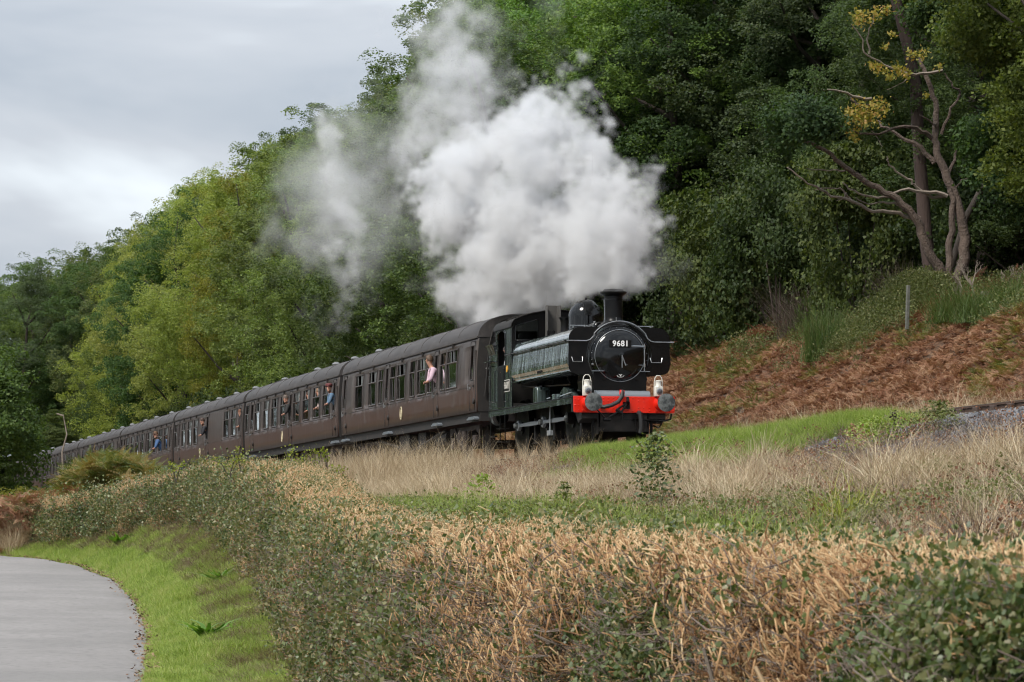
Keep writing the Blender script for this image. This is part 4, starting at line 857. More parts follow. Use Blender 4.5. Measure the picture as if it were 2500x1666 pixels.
# ------------------------------------------------------------------ smoke
def plume():
    v = .11; S0, S1, L0, L1, Z0, Z1 = -1.5, 44.0, -4.2, 4.6, 2.6, 16.5          # train frame: s back, l away, z above rail
    ns, nl, nz_ = int((S1-S0)/v), int((L1-L0)/v), int((Z1-Z0)/v)
    g = np.random.default_rng(11)
    def fft_noise(beta, lo):
        wn = g.standard_normal((ns, nl, nz_)).astype(np.float32); f = np.fft.rfftn(wn)
        kx = np.fft.fftfreq(ns, v)[:, None, None]; ky = np.fft.fftfreq(nl, v)[None, :, None]; kz = np.fft.rfftfreq(nz_, v)[None, None, :]
        k = np.sqrt(kx**2+ky**2+kz**2); k[0, 0, 0] = 1; amp = k**(-beta/2)*(k > lo); out = np.fft.irfftn(f*amp, s=(ns, nl, nz_)); return (out/out.std()).astype(np.float32)
    n1 = fft_noise(3.9, .12); n2 = fft_noise(3.3, .5)
    s = (S0+v*(np.arange(ns)+.5))[:, None, None]; l = (L0+v*(np.arange(nl)+.5))[None, :, None]; z = (Z0+v*(np.arange(nz_)+.5))[None, None, :]
    wz = n1
    def puffs(lst, thick=1.0):
        f = np.full((ns, nl, nz_), -9.0, np.float32)
        for (px, py, r, *o) in lst:
            lo = o[0] if o else 0.0
            a = (px-CX)/FPX; Y = (20.28+lo)/(.2353+.9719*a); X = a*Y; cs = lon(X, Y); cl = lat(X, Y); zz = (HOR-py)/FPX*Y-P0.z; rr = r/FPX*Y
            d = np.sqrt((s-cs)**2+((l-cl)/thick)**2+(z-zz)**2); sdv = rr-d
            kk = .35; h = np.clip(.5+.5*(sdv-f)/kk, 0, 1); f = f*(1-h)+sdv*h+kk*h*(1-h)*.5
        return f
    main = [(1497, 704, 30), (1495, 690, 38), (1488, 664, 54), (1468, 636, 68), (1430, 585, 96), (1500, 588, 56), (1520, 548, 38), (1478, 490, 72), (1430, 410, 74), (1415, 330, 70), (1440, 235, 58), (1432, 196, 34), (1390, 215, 50), (1330, 270, 70),
            (1340, 380, 110), (1240, 370, 84), (1165, 400, 74), (1110, 440, 62), (1060, 450, 36), (1130, 520, 78), (1230, 500, 120), (1330, 560, 120), (1225, 600, 84), (1190, 660, 62), (1145, 640, 44), (1150, 715, 44), (1290, 640, 100), (1250, 650, 90), (1290, 705, 84), (1400, 640, 84), (1240, 690, 80), (1340, 680, 90), (1420, 690, 62), (1200, 745, 40), (1270, 750, 56), (1360, 740, 40)]
    mid = [(1150, 310, 84, .8), (1110, 250, 78, .8), (1115, 170, 74, .8), (1090, 90, 58, .8), (1075, 20, 52, .8), (1180, 120, 44, .8), (1190, 30, 44, .8), (1065, 330, 58, .8), (1180, 230, 54, .8), (1030, 380, 44, .8)]
    wisp = [(830, 490, 34, .4), (842, 540, 48, .4), (842, 605, 42, .4), (840, 665, 36, .4), (843, 720, 30, .4), (845, 765, 24, .4), (848, 805, 18, .4), (822, 420, 26, .4), (806, 340, 28, .4), (800, 285, 24, .4)]
    thin = [(900, 420, 90), (930, 330, 90), (960, 520, 70), (900, 560, 80), (760, 480, 70), (790, 620, 60), (1220, 60, 120, 1), (1240, 110, 100, 1), (1250, 130, 80, 1), (1160, 20, 90, 1), (740, 380, 60), (1160, 720, 50), (1100, 690, 40), (850, 840, 50), (940, 240, 70), (800, 200, 60), (700, 870, 50), (1555, 640, 36)]
    main = [((q[0]-28*min(1, max(0, (q[0]-1380)/90)) if q[1] < 650 else q[0]),)+q[1:] for q in main]
    dm = puffs(main)-.11+.30*n1+.27*n2; dd = np.clip(dm/.26, 0, 1)*(1.0+.30*np.clip(n2, -2, 2)).clip(.3, 2)*1.7
    md = puffs(mid)+.55*n1+.22*n2; dd = np.maximum(dd, np.clip(md/1.1, 0, 1)*.80*(1+.3*n2).clip(.2, 2))
    wd_ = puffs(wisp)+.10*n1+.12*n2; dd = np.maximum(dd, np.clip(wd_/.30, 0, 1)*.80*(1+.3*n2).clip(.2, 2))
    th = puffs(thin)+.85*n1+.25*n2; dd = np.maximum(dd, np.clip(th/1.6, 0, 1)*.12*(1+.4*n1).clip(.0, 2))
    dd = dd*np.clip((s-S0)/.5, 0, 1)*np.clip((S1-s)/2, 0, 1)*np.clip((L1-l)/.6, 0, 1)*np.clip((l-L0)/.6, 0, 1)*np.clip((Z1-z)/1.5, 0, 1)
    dd *= np.clip((z-3.65)/.15, 0, 1)
    return dd.astype(np.float32), (ns, nl, nz_), (S0, L0, Z0), v
dens, dims, org, vox = plume()
ns, nl, nz_ = dims
gme = bpy.data.meshes.new('smoke_grid'); gme.vertices.add(dens.size); a_ = gme.attributes.new('dens', 'FLOAT', 'POINT'); a_.data.foreach_set('value', dens.ravel())
gob = bpy.data.objects.new('smoke_grid', gme)
sm = bpy.data.materials.new('smoke'); sm.use_nodes = True; nt = sm.node_tree; nt.nodes.remove(nt.nodes['Principled BSDF']); pv = N(nt, 'ShaderNodeVolumePrincipled')
pv.inputs['Color'].default_value = (.915, .925, .945, 1); pv.inputs['Density'].default_value = 1.0; pv.inputs['Anisotropy'].default_value = .0; nt.links.new(pv.outputs[0], nt.nodes['Material Output'].inputs['Volume'])
# the smoke colour is darker low down and paler higher up
tc = N(nt, 'ShaderNodeTexCoord'); sp_ = N(nt, 'ShaderNodeSeparateXYZ'); rr_ = N(nt, 'ShaderNodeMapRange'); rr_.inputs['From Min'].default_value = 4.5; rr_.inputs['From Max'].default_value = 9.0
nt.links.new(tc.outputs['Object'], sp_.inputs[0]); nt.links.new(sp_.outputs[2], rr_.inputs[0]); mxs = N(nt, 'ShaderNodeMix', data_type='RGBA'); nt.links.new(rr_.outputs[0], mxs.inputs[0]); mxs.inputs[6].default_value = (.82, .817, .82, 1); mxs.inputs[7].default_value = (.905, .915, .935, 1); nt.links.new(mxs.outputs[2], pv.inputs['Color'])
sme = bpy.data.meshes.new('smoke'); smo = mk('smoke', sme); smo.matrix_world = TR
g = bpy.data.node_groups.new('smoke', 'GeometryNodeTree'); L = g.links.new
g.interface.new_socket('Geometry', in_out='INPUT', socket_type='NodeSocketGeometry'); g.interface.new_socket('Geometry', in_out='OUTPUT', socket_type='NodeSocketGeometry')
gi = g.nodes.new('NodeGroupInput'); go = g.nodes.new('NodeGroupOutput'); vc = g.nodes.new('GeometryNodeVolumeCube')
# cells along x are -s
mn = Vector((-(org[0]+vox*(ns-.5)), org[1]+vox*.5, org[2]+vox*.5)); mxv = Vector((-(org[0]+vox*.5), org[1]+vox*(nl-.5), org[2]+vox*(nz_-.5)))
vc.inputs['Min'].default_value = mn; vc.inputs['Max'].default_value = mxv; vc.inputs['Resolution X'].default_value = ns; vc.inputs['Resolution Y'].default_value = nl; vc.inputs['Resolution Z'].default_value = nz_
oi = g.nodes.new('GeometryNodeObjectInfo'); oi.inputs['Object'].default_value = gob
si = g.nodes.new('GeometryNodeSampleIndex'); si.data_type = 'FLOAT'; si.domain = 'POINT'; si.clamp = True; L(oi.outputs['Geometry'], si.inputs['Geometry'])
na = g.nodes.new('GeometryNodeInputNamedAttribute'); na.data_type = 'FLOAT'; na.inputs[0].default_value = 'dens'; L(na.outputs[0], si.inputs['Value'])
ps = g.nodes.new('GeometryNodeInputPosition'); sp = g.nodes.new('ShaderNodeSeparateXYZ'); L(ps.outputs[0], sp.inputs[0])
def cell(sock, mul, add):
    m_ = g.nodes.new('ShaderNodeMath'); m_.operation = 'MULTIPLY_ADD'; L(sock, m_.inputs[0]); m_.inputs[1].default_value = mul; m_.inputs[2].default_value = add
    r_ = g.nodes.new('ShaderNodeMath'); r_.operation = 'ROUND'; L(m_.outputs[0], r_.inputs[0]); return r_.outputs[0]
ix = cell(sp.outputs[0], -1/vox, -org[0]/vox-.5); iy = cell(sp.outputs[1], 1/vox, -org[1]/vox-.5); iz = cell(sp.outputs[2], 1/vox, -org[2]/vox-.5)
m1 = g.nodes.new('ShaderNodeMath'); m1.operation = 'MULTIPLY_ADD'; L(ix, m1.inputs[0]); m1.inputs[1].default_value = nl; L(iy, m1.inputs[2])
# integer arithmetic keeps the index exact
fi = g.nodes.new('FunctionNodeFloatToInt'); L(m1.outputs[0], fi.inputs[0]); fz = g.nodes.new('FunctionNodeFloatToInt'); L(iz, fz.inputs[0])
im = g.nodes.new('FunctionNodeIntegerMath'); im.operation = 'MULTIPLY_ADD'; L(fi.outputs[0], im.inputs[0]); im.inputs[1].default_value = nz_; L(fz.outputs[0], im.inputs[2])
L(im.outputs[0], si.inputs['Index']); L(si.outputs[0], vc.inputs['Density'])
st = g.nodes.new('GeometryNodeSetMaterial'); st.inputs['Material'].default_value = sm; L(vc.outputs[0], st.inputs['Geometry']); L(st.outputs[0], go.inputs[0])
md = smo.modifiers.new('plume', 'NODES'); md.node_group = g
tag(smo, 'thick pale smoke and steam billowing up from the chimney and back over the coaches', 'smoke', kind='stuff')
# ------------------------------------------------------------------ trees
def leaf_quads(c, size, up=.4, seed=0, outward=None, fold=.18):
    g = np.random.default_rng(seed); n = len(c)
    nrm = g.standard_normal((n, 3)); nrm /= np.linalg.norm(nrm, axis=1)[:, None]
    nrm = nrm*.75+np.array([0, 0, up]); 
    if outward is not None: nrm += outward*.55
    nrm /= np.linalg.norm(nrm, axis=1)[:, None]
    d = g.standard_normal((n, 3)); d -= (d*nrm).sum(1)[:, None]*nrm; d /= np.linalg.norm(d, axis=1)[:, None]
    w_ = np.cross(nrm, d); s = (size*g.uniform(.65, 1.3, n))[:, None]
    co = np.stack([c, c+d*s*.5+w_*s*.36-nrm*s*fold, c+d*s, c+d*s*.5-w_*s*.36-nrm*s*fold], 1).reshape(-1, 3)
    fc = np.arange(4*n).reshape(n, 4); return co, fc, np.repeat(g.random(n), 4)
def unit(g, n):
    d = g.standard_normal((n, 3)); return d/np.linalg.norm(d, axis=1)[:, None]
def crown_points(seed, rad, z0, z1, nb, nsub, nleaf, brad=(1.1, 1.9), shape='round'):
    g = np.random.default_rng(seed); C = (z0+z1)/2; hz = (z1-z0)/2
    d = unit(g, nb*3); d = d[(d[:, 2] > -.9)][:nb]; rr = g.uniform(.62, 1.0, len(d))**.6
    bc = np.c_[d[:, 0]*rad*rr, d[:, 1]*rad*rr, C+d[:, 2]*hz*rr]
    taper = 1-.30*np.clip((bc[:, 2]-C)/hz, 0, 1)-(.12 if shape == 'round' else .0)*np.clip(-(bc[:, 2]-C)/hz, 0, 1); bc[:, :2] *= taper[:, None]
    br = g.uniform(*brad, len(bc))
    sd_ = unit(g, len(bc)*nsub); sr = np.repeat(br, nsub)*g.uniform(.72, 1.0, len(bc)*nsub)
    scn = np.repeat(bc, nsub, 0)+sd_*sr[:, None]*np.array([1, 1, .88]); rs = g.uniform(.26, .55, len(scn))
    m = len(scn); per = max(1, nleaf//m)
    ld = unit(g, m*per); ld[:, 2] = np.abs(ld[:, 2])*np.where(g.random(m*per) < .75, 1, -1)
    lr = np.repeat(rs, per)*g.uniform(.65, 1.05, m*per); c = np.repeat(scn, per, 0)+ld*lr[:, None]*np.array([1, 1, .85])
    out_ = c-np.array([0, 0, C]); out_ /= np.linalg.norm(out_, axis=1)[:, None]+1e-6
    return c, out_, bc
m_leaf = leaf_mat('tree_leaves', [(.65, .70, .66), (.9, .95, .86), (1.15, 1.12, .95), (1.5, 1.4, 1.1)], .55, .38, True, .22, inst=False)
m_bark = mat('bark', (.085, .068, .055), .9, noise=(5, (.045, .036, .03), .2), bump=(12, .6, .03, (1, 1, .2)))
m_bark_red = mat('bark_reddish', (.058, .038, .031), .9, noise=(4, (.055, .036, .03), .2), bump=(16, .8, .04, (1, 1, .25)))
m_dead = mat('dead_wood', (.30, .25, .205), .85, noise=(5, (.16, .13, .105), .2), bump=(14, .5, .02))
def trunk_mb(g, bc, h, r0, nl=9):
    mb = MB(); pts = [(0, 0, -1.2)]+[(.25*math.sin(k*1.1+g.random()), .25*math.cos(k*.9+g.random()), h*k/6) for k in range(1, 6)]
    pts[0] = (0, 0, -1.2); mb.tube(pts, [r0*1.35]+[r0*(1-.15*k) for k in range(1, 6)], 9)
    for b in bc[g.choice(len(bc), min(nl, len(bc)), False)]:
        z0 = max(h*.18, min(h*.8, b[2]-np.hypot(b[0], b[1])*.8)); k = z0/h*6; a = Vector((0, 0, z0)); t = Vector(b)
        m_ = a.lerp(t, .5)+Vector((g.uniform(-.3, .3), g.uniform(-.3, .3), -.3)); mb.tube([a, m_, t], [r0*.38, r0*.22, .03], 6)
    return mb
VAR = []          # (crown mesh, trunk mesh, height, radius)
specs = [(1, 4.6, 1.0, 18, 34, 16, 66000, .118, (1.2, 2.0)), (2, 4.2, 1.5, 18, 40, 14, 66000, .115, (1.0, 1.7)), (3, 4.9, .6, 18, 38, 16, 70000, .118, (1.2, 2.1)),
         (4, 4.3, 1.2, 18, 46, 16, 70000, .098, (.9, 1.6)), (5, 4.7, 1.6, 18, 30, 20, 68000, .120, (1.4, 2.2)), (6, 3.6, 1.0, 18, 36, 14, 52000, .100, (.8, 1.5))]
for (sd0, rad, z0, z1, nb, nsub, nleaf, ls, brd) in specs:
    c, o_, bc = crown_points(sd0, rad, z0, z1-1.0, nb, nsub, nleaf, brd); co, fc, v = leaf_quads(c, ls, .4, sd0, o_)
    me = np_mesh('crown', co, fc, m_leaf, {'v': ('POINT', v)})
    g = np.random.default_rng(sd0+50); tm = trunk_mb(g, bc, 15, .30); to = tm.build('trunk', m_bark, None); tme = to.data; bpy.data.objects.remove(to)
    VAR.append((me, tme, 18.0, rad))
SKX = [-400, 0, 60, 120, 200, 300, 360, 420, 450, 500, 560, 600, 660, 720, 800, 880, 950, 1000, 1020, 1060, 1200, 3000]
SKY = [640, 615, 612, 604, 578, 530, 480, 432, 405, 385, 395, 345, 290, 250, 225, 215, 190, 125, 60, -60, -300, -300]
TREES = []
def add_tree(x, y, h, var, col, wid=1.0, label=None, group='trees of the wooded hillside', name='tree', rz=None, zoff=0):
    z = float(G(x, y))+zoff; e = empty(name, (x, y, z), (0, 0, random.uniform(0, 6.28) if rz is None else rz)); me, tme, h0, r0 = VAR[var]
    k = h/h0; wx = wid*(.5+.5*k)
    cr = mk('crown', me, e); cr.scale = (wx, wx, k); cr.color = (*col, 1); cr['kind'] = 'stuff' if False else 'part'; del cr['kind']
    tk = mk('trunk', tme, e); tk.scale = (wx, wx, k)
    tag(e, label, 'tree', group); TREES.append(e); return e
GREENS = [((.066, .092, .036), 'mid green'), ((.048, .072, .033), 'dark green'), ((.076, .100, .035), 'fresh green'), ((.058, .078, .043), 'greyish green'), ((.048, .073, .029), 'deep green')]
def colour_at(px, py_top, g):
    if px < 30: return ((.095, .125, .045), 'pale green') if g.random() < .6 else GREENS[3]
    if 330 < px < 610 and g.random() < .85: return ((.150, .185, .050), 'bright yellow-green')
    if 590 < px < 700 and g.random() < .75: return ((.17, .165, .038), 'yellowing')
    if 700 < px < 860 and g.random() < .5: return ((.100, .140, .045), 'light green')
    if 1250 < px < 1650 and g.random() < .55: return ((.060, .098, .026), 'fresh green')
    if px > 1700: return GREENS[1] if g.random() < .6 else GREENS[4]
    return GREENS[g.randrange(5)]
g = random.Random(21)
plan = []
def row(l0, s0, s1, step, rk):
    s = s0
    while s < s1:
        l = l0+g.uniform(-1.2, 1.2); x, y = fromsl(s, l); plan.append((x, y, l, s, rk)); s += step*g.uniform(.8, 1.2)*(1+max(0, s-90)/260)
row(8.6, 47, 245, 5.6, 0); row(14.0, 46, 250, 6.2, 1); row(20.5, 40, 270, 7.0, 2); row(28, 10, 290, 8.0, 3); row(37, 10, 300, 9.0, 3)
row(19.5, 8, 46, 5.2, 0); row(25, -2, 46, 5.6, 2)
for k in range(15):    # the wood bends round behind the tail of the train
    x = -25-k*4.4+g.uniform(-1, 1); plan.append((x, 262+g.uniform(-5, 5), 0, 0, 1)); plan.append((x-2, 278+g.uniform(-5, 5), 0, 0, 2))
zones = {}
for (x, y, l, s, rk) in plan:
    px = CX+FPX*x/y; ys = float(np.interp(px-1.9*FPX/y, SKX, SKY)); gz = float(G(x, y))
    if px < -350 or px > 3100: continue
    ytop = ys+(g.uniform(0, 80) if rk == 0 else g.uniform(0, 60) if rk == 1 else g.uniform(-4, 40))
    h = (HOR-ytop)/FPX*y-gz; mx_ = {0: 20, 1: 21, 2: 23, 3: 25}[rk]
    h = min(h, mx_*g.uniform(.9, 1.05))
    if h < 5: continue
    col, word = colour_at(px, ytop, g); v = g.randrange(5)
    if word == 'yellowing': v = 5
    if word == 'bright yellow-green': v = 3
    br_ = 1.45 if px < 1200 else 1.85 if px < 1850 else 1.3
    e = add_tree(x, y, h, v, tuple(c*g.uniform(.9, 1.12)*br_ for c in col), g.uniform(.95, 1.2)*(1.15 if rk > 1 else 1))
    ck = next((i for i in range(7) if px > [1167, 830, 595, 424, 291, 191, 105][i]), 7)
    zone = ['above the engine', 'behind the first coach', 'behind the second coach', 'behind the third coach', 'behind the fourth coach', 'behind the fifth coach', 'behind the sixth coach', 'beyond the tail of the train'][ck] if px < 1560 else 'above the bracken slope'
    if rk < 2: zones.setdefault((word, zone, ['front row', 'second row'][rk]), []).append((px, e))
    else: e['label'] = 'green tree packed in the upper ranks of the hillside wood'; e['group'] = 'trees in the upper ranks of the wood'
ordn = ['first', 'second', 'third', 'fourth', 'fifth', 'sixth', 'seventh', 'eighth', 'ninth', 'tenth', 'eleventh', 'twelfth', 'thirteenth', 'fourteenth', 'fifteenth']
for (word, zone, rw), lst in zones.items():
    lst.sort(key=lambda t: t[0])
    for i, (px, e) in enumerate(lst):
        e['label'] = f'{word} tree {zone}, {rw}' + (f', {ordn[min(i, 14)]} such from left' if len(lst) > 1 else '')

x, y = fromsl(99, 6.6); add_tree(x, y, 17.8, 5, (.185, .185, .040), .85, 'tall yellow autumn tree standing out on the skyline behind the third coach')
for k in range(26):
    x = -22-k*1.9; add_tree(x, 247+g.uniform(-3, 3)+k*.15, g.uniform(5, 8), k % 5, g.choice(GREENS)[0], 1.5, 'low green tree closing the view beyond the tail of the train', 'low trees beyond the tail of the train')
# low leafy growth that hides the foot of the wood
def bush_mesh(seed, rad, hz, n, ls, m=None):
    c, o_, bc = crown_points(seed, rad, -.2, hz, 16, 12, n, (.5, .9)); co, fc, v = leaf_quads(c, ls, .4, seed, o_); return np_mesh('foliage', co, fc, m or m_leaf, {'v': ('POINT', v)}), bc
BU = [bush_mesh(70+i, 2.0, 3.4, 15000, .11) for i in range(3)]
def add_bush(x, y, sx, sz, col, label, group=None, vi=0, name='bush', zoff=0):
    e = empty(name, (x, y, float(G(x, y))+zoff), (0, 0, random.uniform(0, 6))); me, bc = BU[vi]; f = mk('foliage', me, e); f.scale = (sx, sx, sz); f.color = (*col, 1)
    mb = MB()
    for b in bc[:7]: mb.tube([(0, 0, -.3), (b[0]*.5*sx, b[1]*.5*sx, b[2]*.4*sz), (b[0]*sx, b[1]*sx, b[2]*sz)], [.05, .035, .012], 5)
    st = mb.build('stems', m_bark, e); tag(e, label, 'bush', group); return e
s = 47.0; k = 0
while s < 200:
    x, y = fromsl(s, 5.8+g.uniform(-.5, .6)); add_bush(x, y, g.uniform(.8, 1.1), g.uniform(.9, 1.6), g.choice(GREENS)[0], 'leafy bush in the undergrowth behind the coaches', 'undergrowth bushes behind the coaches', k % 3); s += g.uniform(3, 4.6)*(1+s/200); k += 1
def bush_px(px, py, l, sx, sz, col, label, vi=0, **kw):       # foot of the bush on the slope, at survey bearing px
    a = (px-CX)/FPX; Y = (20.28+l)/(.2353+.9719*a); return add_bush(a*Y, Y, sx, sz, col, label, None, vi, **kw)
for i, (px, l, sx, sz, col, lb) in enumerate([(1690, 14.0, 1.1, 1.5, GREENS[1][0], 'dark leafy bush at the top of the bracken, nearest the engine'), (1790, 13.6, 1.2, 1.7, GREENS[2][0], 'green hazel bush with low hanging leaves above the bracken'),
        (1900, 14.2, 1.1, 1.6, GREENS[4][0], 'deep green bush between the hazel and the bare brown shrub'), (2090, 14.8, 1.1, 1.6, GREENS[2][0], 'green bush with fresh leaves right of the bare brown shrub'), (2180, 17, 1.0, 1.3, GREENS[1][0], 'small dark bush behind the tall fence post'),
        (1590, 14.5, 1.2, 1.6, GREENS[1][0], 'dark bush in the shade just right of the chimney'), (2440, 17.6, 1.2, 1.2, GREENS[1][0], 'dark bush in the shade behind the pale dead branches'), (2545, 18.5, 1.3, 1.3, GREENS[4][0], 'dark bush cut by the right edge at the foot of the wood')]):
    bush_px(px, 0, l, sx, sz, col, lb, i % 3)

# trees that stand out ------------------------------------------------
def at_l(px, l):
    a = (px-CX)/FPX; Y = (20.28+l)/(.2353+.9719*a); return a*Y, Y
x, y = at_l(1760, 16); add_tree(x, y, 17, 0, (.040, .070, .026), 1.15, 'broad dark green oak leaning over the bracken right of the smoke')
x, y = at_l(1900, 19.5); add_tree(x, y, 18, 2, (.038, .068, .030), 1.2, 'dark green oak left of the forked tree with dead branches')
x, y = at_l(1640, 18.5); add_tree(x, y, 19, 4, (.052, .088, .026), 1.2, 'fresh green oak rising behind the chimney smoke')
x, y = at_l(2700, 14.5); add_tree(x, y, 17, 1, (.105, .135, .036), 1.1, 'pale yellow-green oak spreading in from the right edge')
# the forked tree with bare limbs, traced limb by limb
def T6(u, v, Y): return W(1900+u/1.845, v/1.845, Y)
YB = 93.0
ft = empty('forked_tree', (0, 0, 0)); base = T6(775, 1300, YB); base.z -= .3; ft.location = base; tag(ft, 'forked tree with bare twisting limbs and sparse yellow leaves on the right', 'tree')
def limb(name, pts, r, dy, m, n=8, parent=ft, b0=None, jag=.04):
    b0 = b0 or base; k = len(pts); out_ = []; gg = random.Random(len(pts)*7+int(pts[0][0]))
    for i, (u, v) in enumerate(pts):
        yy = YB+(dy[0]+(dy[1]-dy[0])*i/(k-1)); p = T6(u, v, yy)-b0; out_.append(p)
    # subdivide with a little irregularity
    fine = []; rf_ = []
    for i in range(k-1):
        for q in range(3):
            t = q/3; p0 = out_[max(i-1, 0)]; p1 = out_[i]; p2 = out_[i+1]; p3 = out_[min(i+2, k-1)]
            c = .5*((2*p1)+(p2-p0)*t+(2*p0-5*p1+4*p2-p3)*t*t+(3*p1-p0-3*p2+p3)*t*t*t); fine.append(c+Vector((gg.uniform(-jag, jag), 0, gg.uniform(-jag, jag)))*(0 if i+q == 0 else 1)); rf_.append(r[0]+(r[1]-r[0])*((i+t)/(k-1))**.8)
    fine.append(out_[-1]); rf_.append(r[1])
    o = MB().tube(fine, rf_, n).build(name, m, parent); return fine
m_fork = mat('fork_bark', (.15, .11, .088), .85, noise=(2.6, (.075, .055, .045), .16), bump=(16, 1.0, .05))
limb('trunk', [(765, 1330), (790, 1270), (828, 1195), (842, 1080), (822, 960), (785, 860), (745, 770), (715, 680), (705, 600), (712, 520), (700, 430), (668, 350), (640, 260)], (.20, .055), (0, 0), m_fork, 12)
limb('trunk_fork', [(760, 1310), (768, 1210), (765, 1100), (786, 1010), (784, 900), (772, 850)], (.12, .075), (-.1, -.1), m_fork, 10)
limb('trunk_fork', [(755, 1310), (720, 1200), (672, 1120), (635, 1020), (600, 960), (540, 900), (450, 850), (370, 800), (300, 750), (240, 700), (150, 650), (80, 600), (45, 540)], (.165, .03), (-.1, -1.2), m_fork, 10)
LB = [([(625, 995), (540, 965), (430, 950), (340, 915), (240, 880), (170, 845), (110, 810), (40, 755)], (.07, .018), (-.2, -1.8)),
      ([(760, 885), (680, 865), (590, 855), (500, 885), (420, 885), (340, 860), (290, 822)], (.065, .02), (-.2, -1.0)),
      ([(755, 887), (690, 890), (620, 840), (600, 815), (530, 770), (495, 735), (490, 705)], (.055, .018), (-.1, -.8)),
      ([(700, 625), (640, 590), (570, 572), (480, 595), (420, 610), (340, 590), (270, 570)], (.075, .018), (0, -1.2)),
      ([(705, 735), (640, 660), (560, 620), (490, 580), (440, 545)], (.09, .03), (.1, .4)),
      ([(735, 605), (760, 540), (790, 470), (822, 410), (790, 395), (750, 330)], (.05, .02), (0, -.5)),
      ([(740, 318), (640, 335), (580, 335), (500, 300), (440, 270), (390, 240), (370, 160), (330, 110)], (.05, .015), (-.2, -1.0)),
      ([(420, 445), (330, 430), (270, 408), (205, 405)], (.05, .02), (-.5, -1.0)), ([(410, 245), (405, 170), (420, 120), (430, 60)], (.03, .01), (-.6, -.8)),
      ([(790, 855), (830, 815), (865, 800)], (.03, .012), (0, -.3)), ([(765, 790), (790, 720), (800, 640)], (.06, .03), (.1, .3)), ([(710, 575), (680, 545), (635, 518)], (.04, .015), (-.1, -.4)),
      ([(300, 770), (220, 770), (130, 760)], (.03, .012), (-.9, -1.2)), ([(340, 915), (300, 870), (265, 850), (165, 858)], (.04, .015), (-.6, -1.0)), ([(580, 335), (560, 375), (490, 405)], (.02, .008), (-.5, -.9)),
      ([(420, 590), (450, 630), (470, 660)], (.02, .008), (-.6, -.7)), ([(310, 870), (290, 900), (260, 905)], (.02, .008), (-.8, -.9)), ([(560, 940), (600, 960), (640, 985)], (.06, .07), (-.2, -.2)), ([(540, 925), (470, 910), (400, 915), (350, 890)], (.04, .012), (-.4, -.9)), ([(330, 440), (350, 465), (430, 480)], (.04, .03), (-.5, -.4))]
for i, (p, r, dy) in enumerate(LB): limb('dead_branch', p, r, dy, m_dead if i in (0, 1, 2, 6, 7, 8, 12, 13, 14, 15, 16, 18) else m_fork, 6)
gg = np.random.default_rng(5); YC = [(490, 45, 18), (440, 60, 22), (370, 85, 30), (350, 70, 18), (425, 295, 16), (460, 315, 20), (500, 345, 18), (540, 310, 28), (600, 245, 16), (650, 245, 20), (370, 490, 34), (430, 505, 34), (350, 535, 30), (390, 540, 28), (340, 600, 18), (345, 625, 12), (470, 485, 26), (310, 500, 18), (725, 300, 12), (515, 155, 12), (480, 210, 10), (665, 432, 10), (580, 335, 16)]
pts_ = []; 
for (u, v, r) in YC:
    n = int(r*r*.10)+10; a = gg.standard_normal((n, 2))*r*.72
    for q in a: pts_.append(list(T6(u+q[0], v+q[1], YB-1+gg.normal()*.25)-base))
co, fc, v = leaf_quads(np.array(pts_), .105, .3, 9)
m_yl = leaf_mat('yellow_leaves', [(.20, .22, .05), (.34, .31, .07), (.40, .31, .08), (.38, .22, .07)], .5, .4, False, .3, inst=False, tr_gain=(1.1, 1.1, .5))
o = mk('leaves', np_mesh('leaves', co, fc, m_yl, {'v': ('POINT', v)}), ft); tag(o, 'yellow and orange dying leaves', kind='stuff')
# straight reddish trunk behind and a leaning dead trunk
rt = empty('pine_tree', tuple(T6(690, 1250, 98))); tag(rt, 'tall straight tree with reddish trunk behind the forked tree', 'tree'); b2 = T6(690, 1250, 98)
def tk2(pts, r, Y, m, par, b0, nm='trunk'):
    pp = [T6(u, v, Y)-b0 for u, v in pts]; k = len(pp)-1; MB().tube(pp, [r[0]+(r[1]-r[0])*i/k for i in range(k+1)], 12).build(nm, m, par)
tk2([(695, 1330), (680, 1180), (662, 1050), (652, 900), (640, 750), (626, 550), (620, 380), (590, 240), (560, 120), (530, 0), (500, -120)], (.22, .15), 98, m_bark_red, rt, b2)
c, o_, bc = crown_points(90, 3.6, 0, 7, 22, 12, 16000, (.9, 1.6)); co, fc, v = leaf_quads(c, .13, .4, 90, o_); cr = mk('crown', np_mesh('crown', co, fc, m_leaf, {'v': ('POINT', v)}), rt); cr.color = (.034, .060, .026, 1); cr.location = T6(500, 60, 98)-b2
b3 = T6(845, 1010, 95); lt = tag(empty('leaning_trunk', tuple(b3)), 'grey leaning dead trunk right of the forked tree', 'dead tree'); tk2([(780, 1200), (845, 980), (900, 880), (950, 780), (995, 670), (1030, 560)], (.10, .07), 95, m_bark, lt, b3)
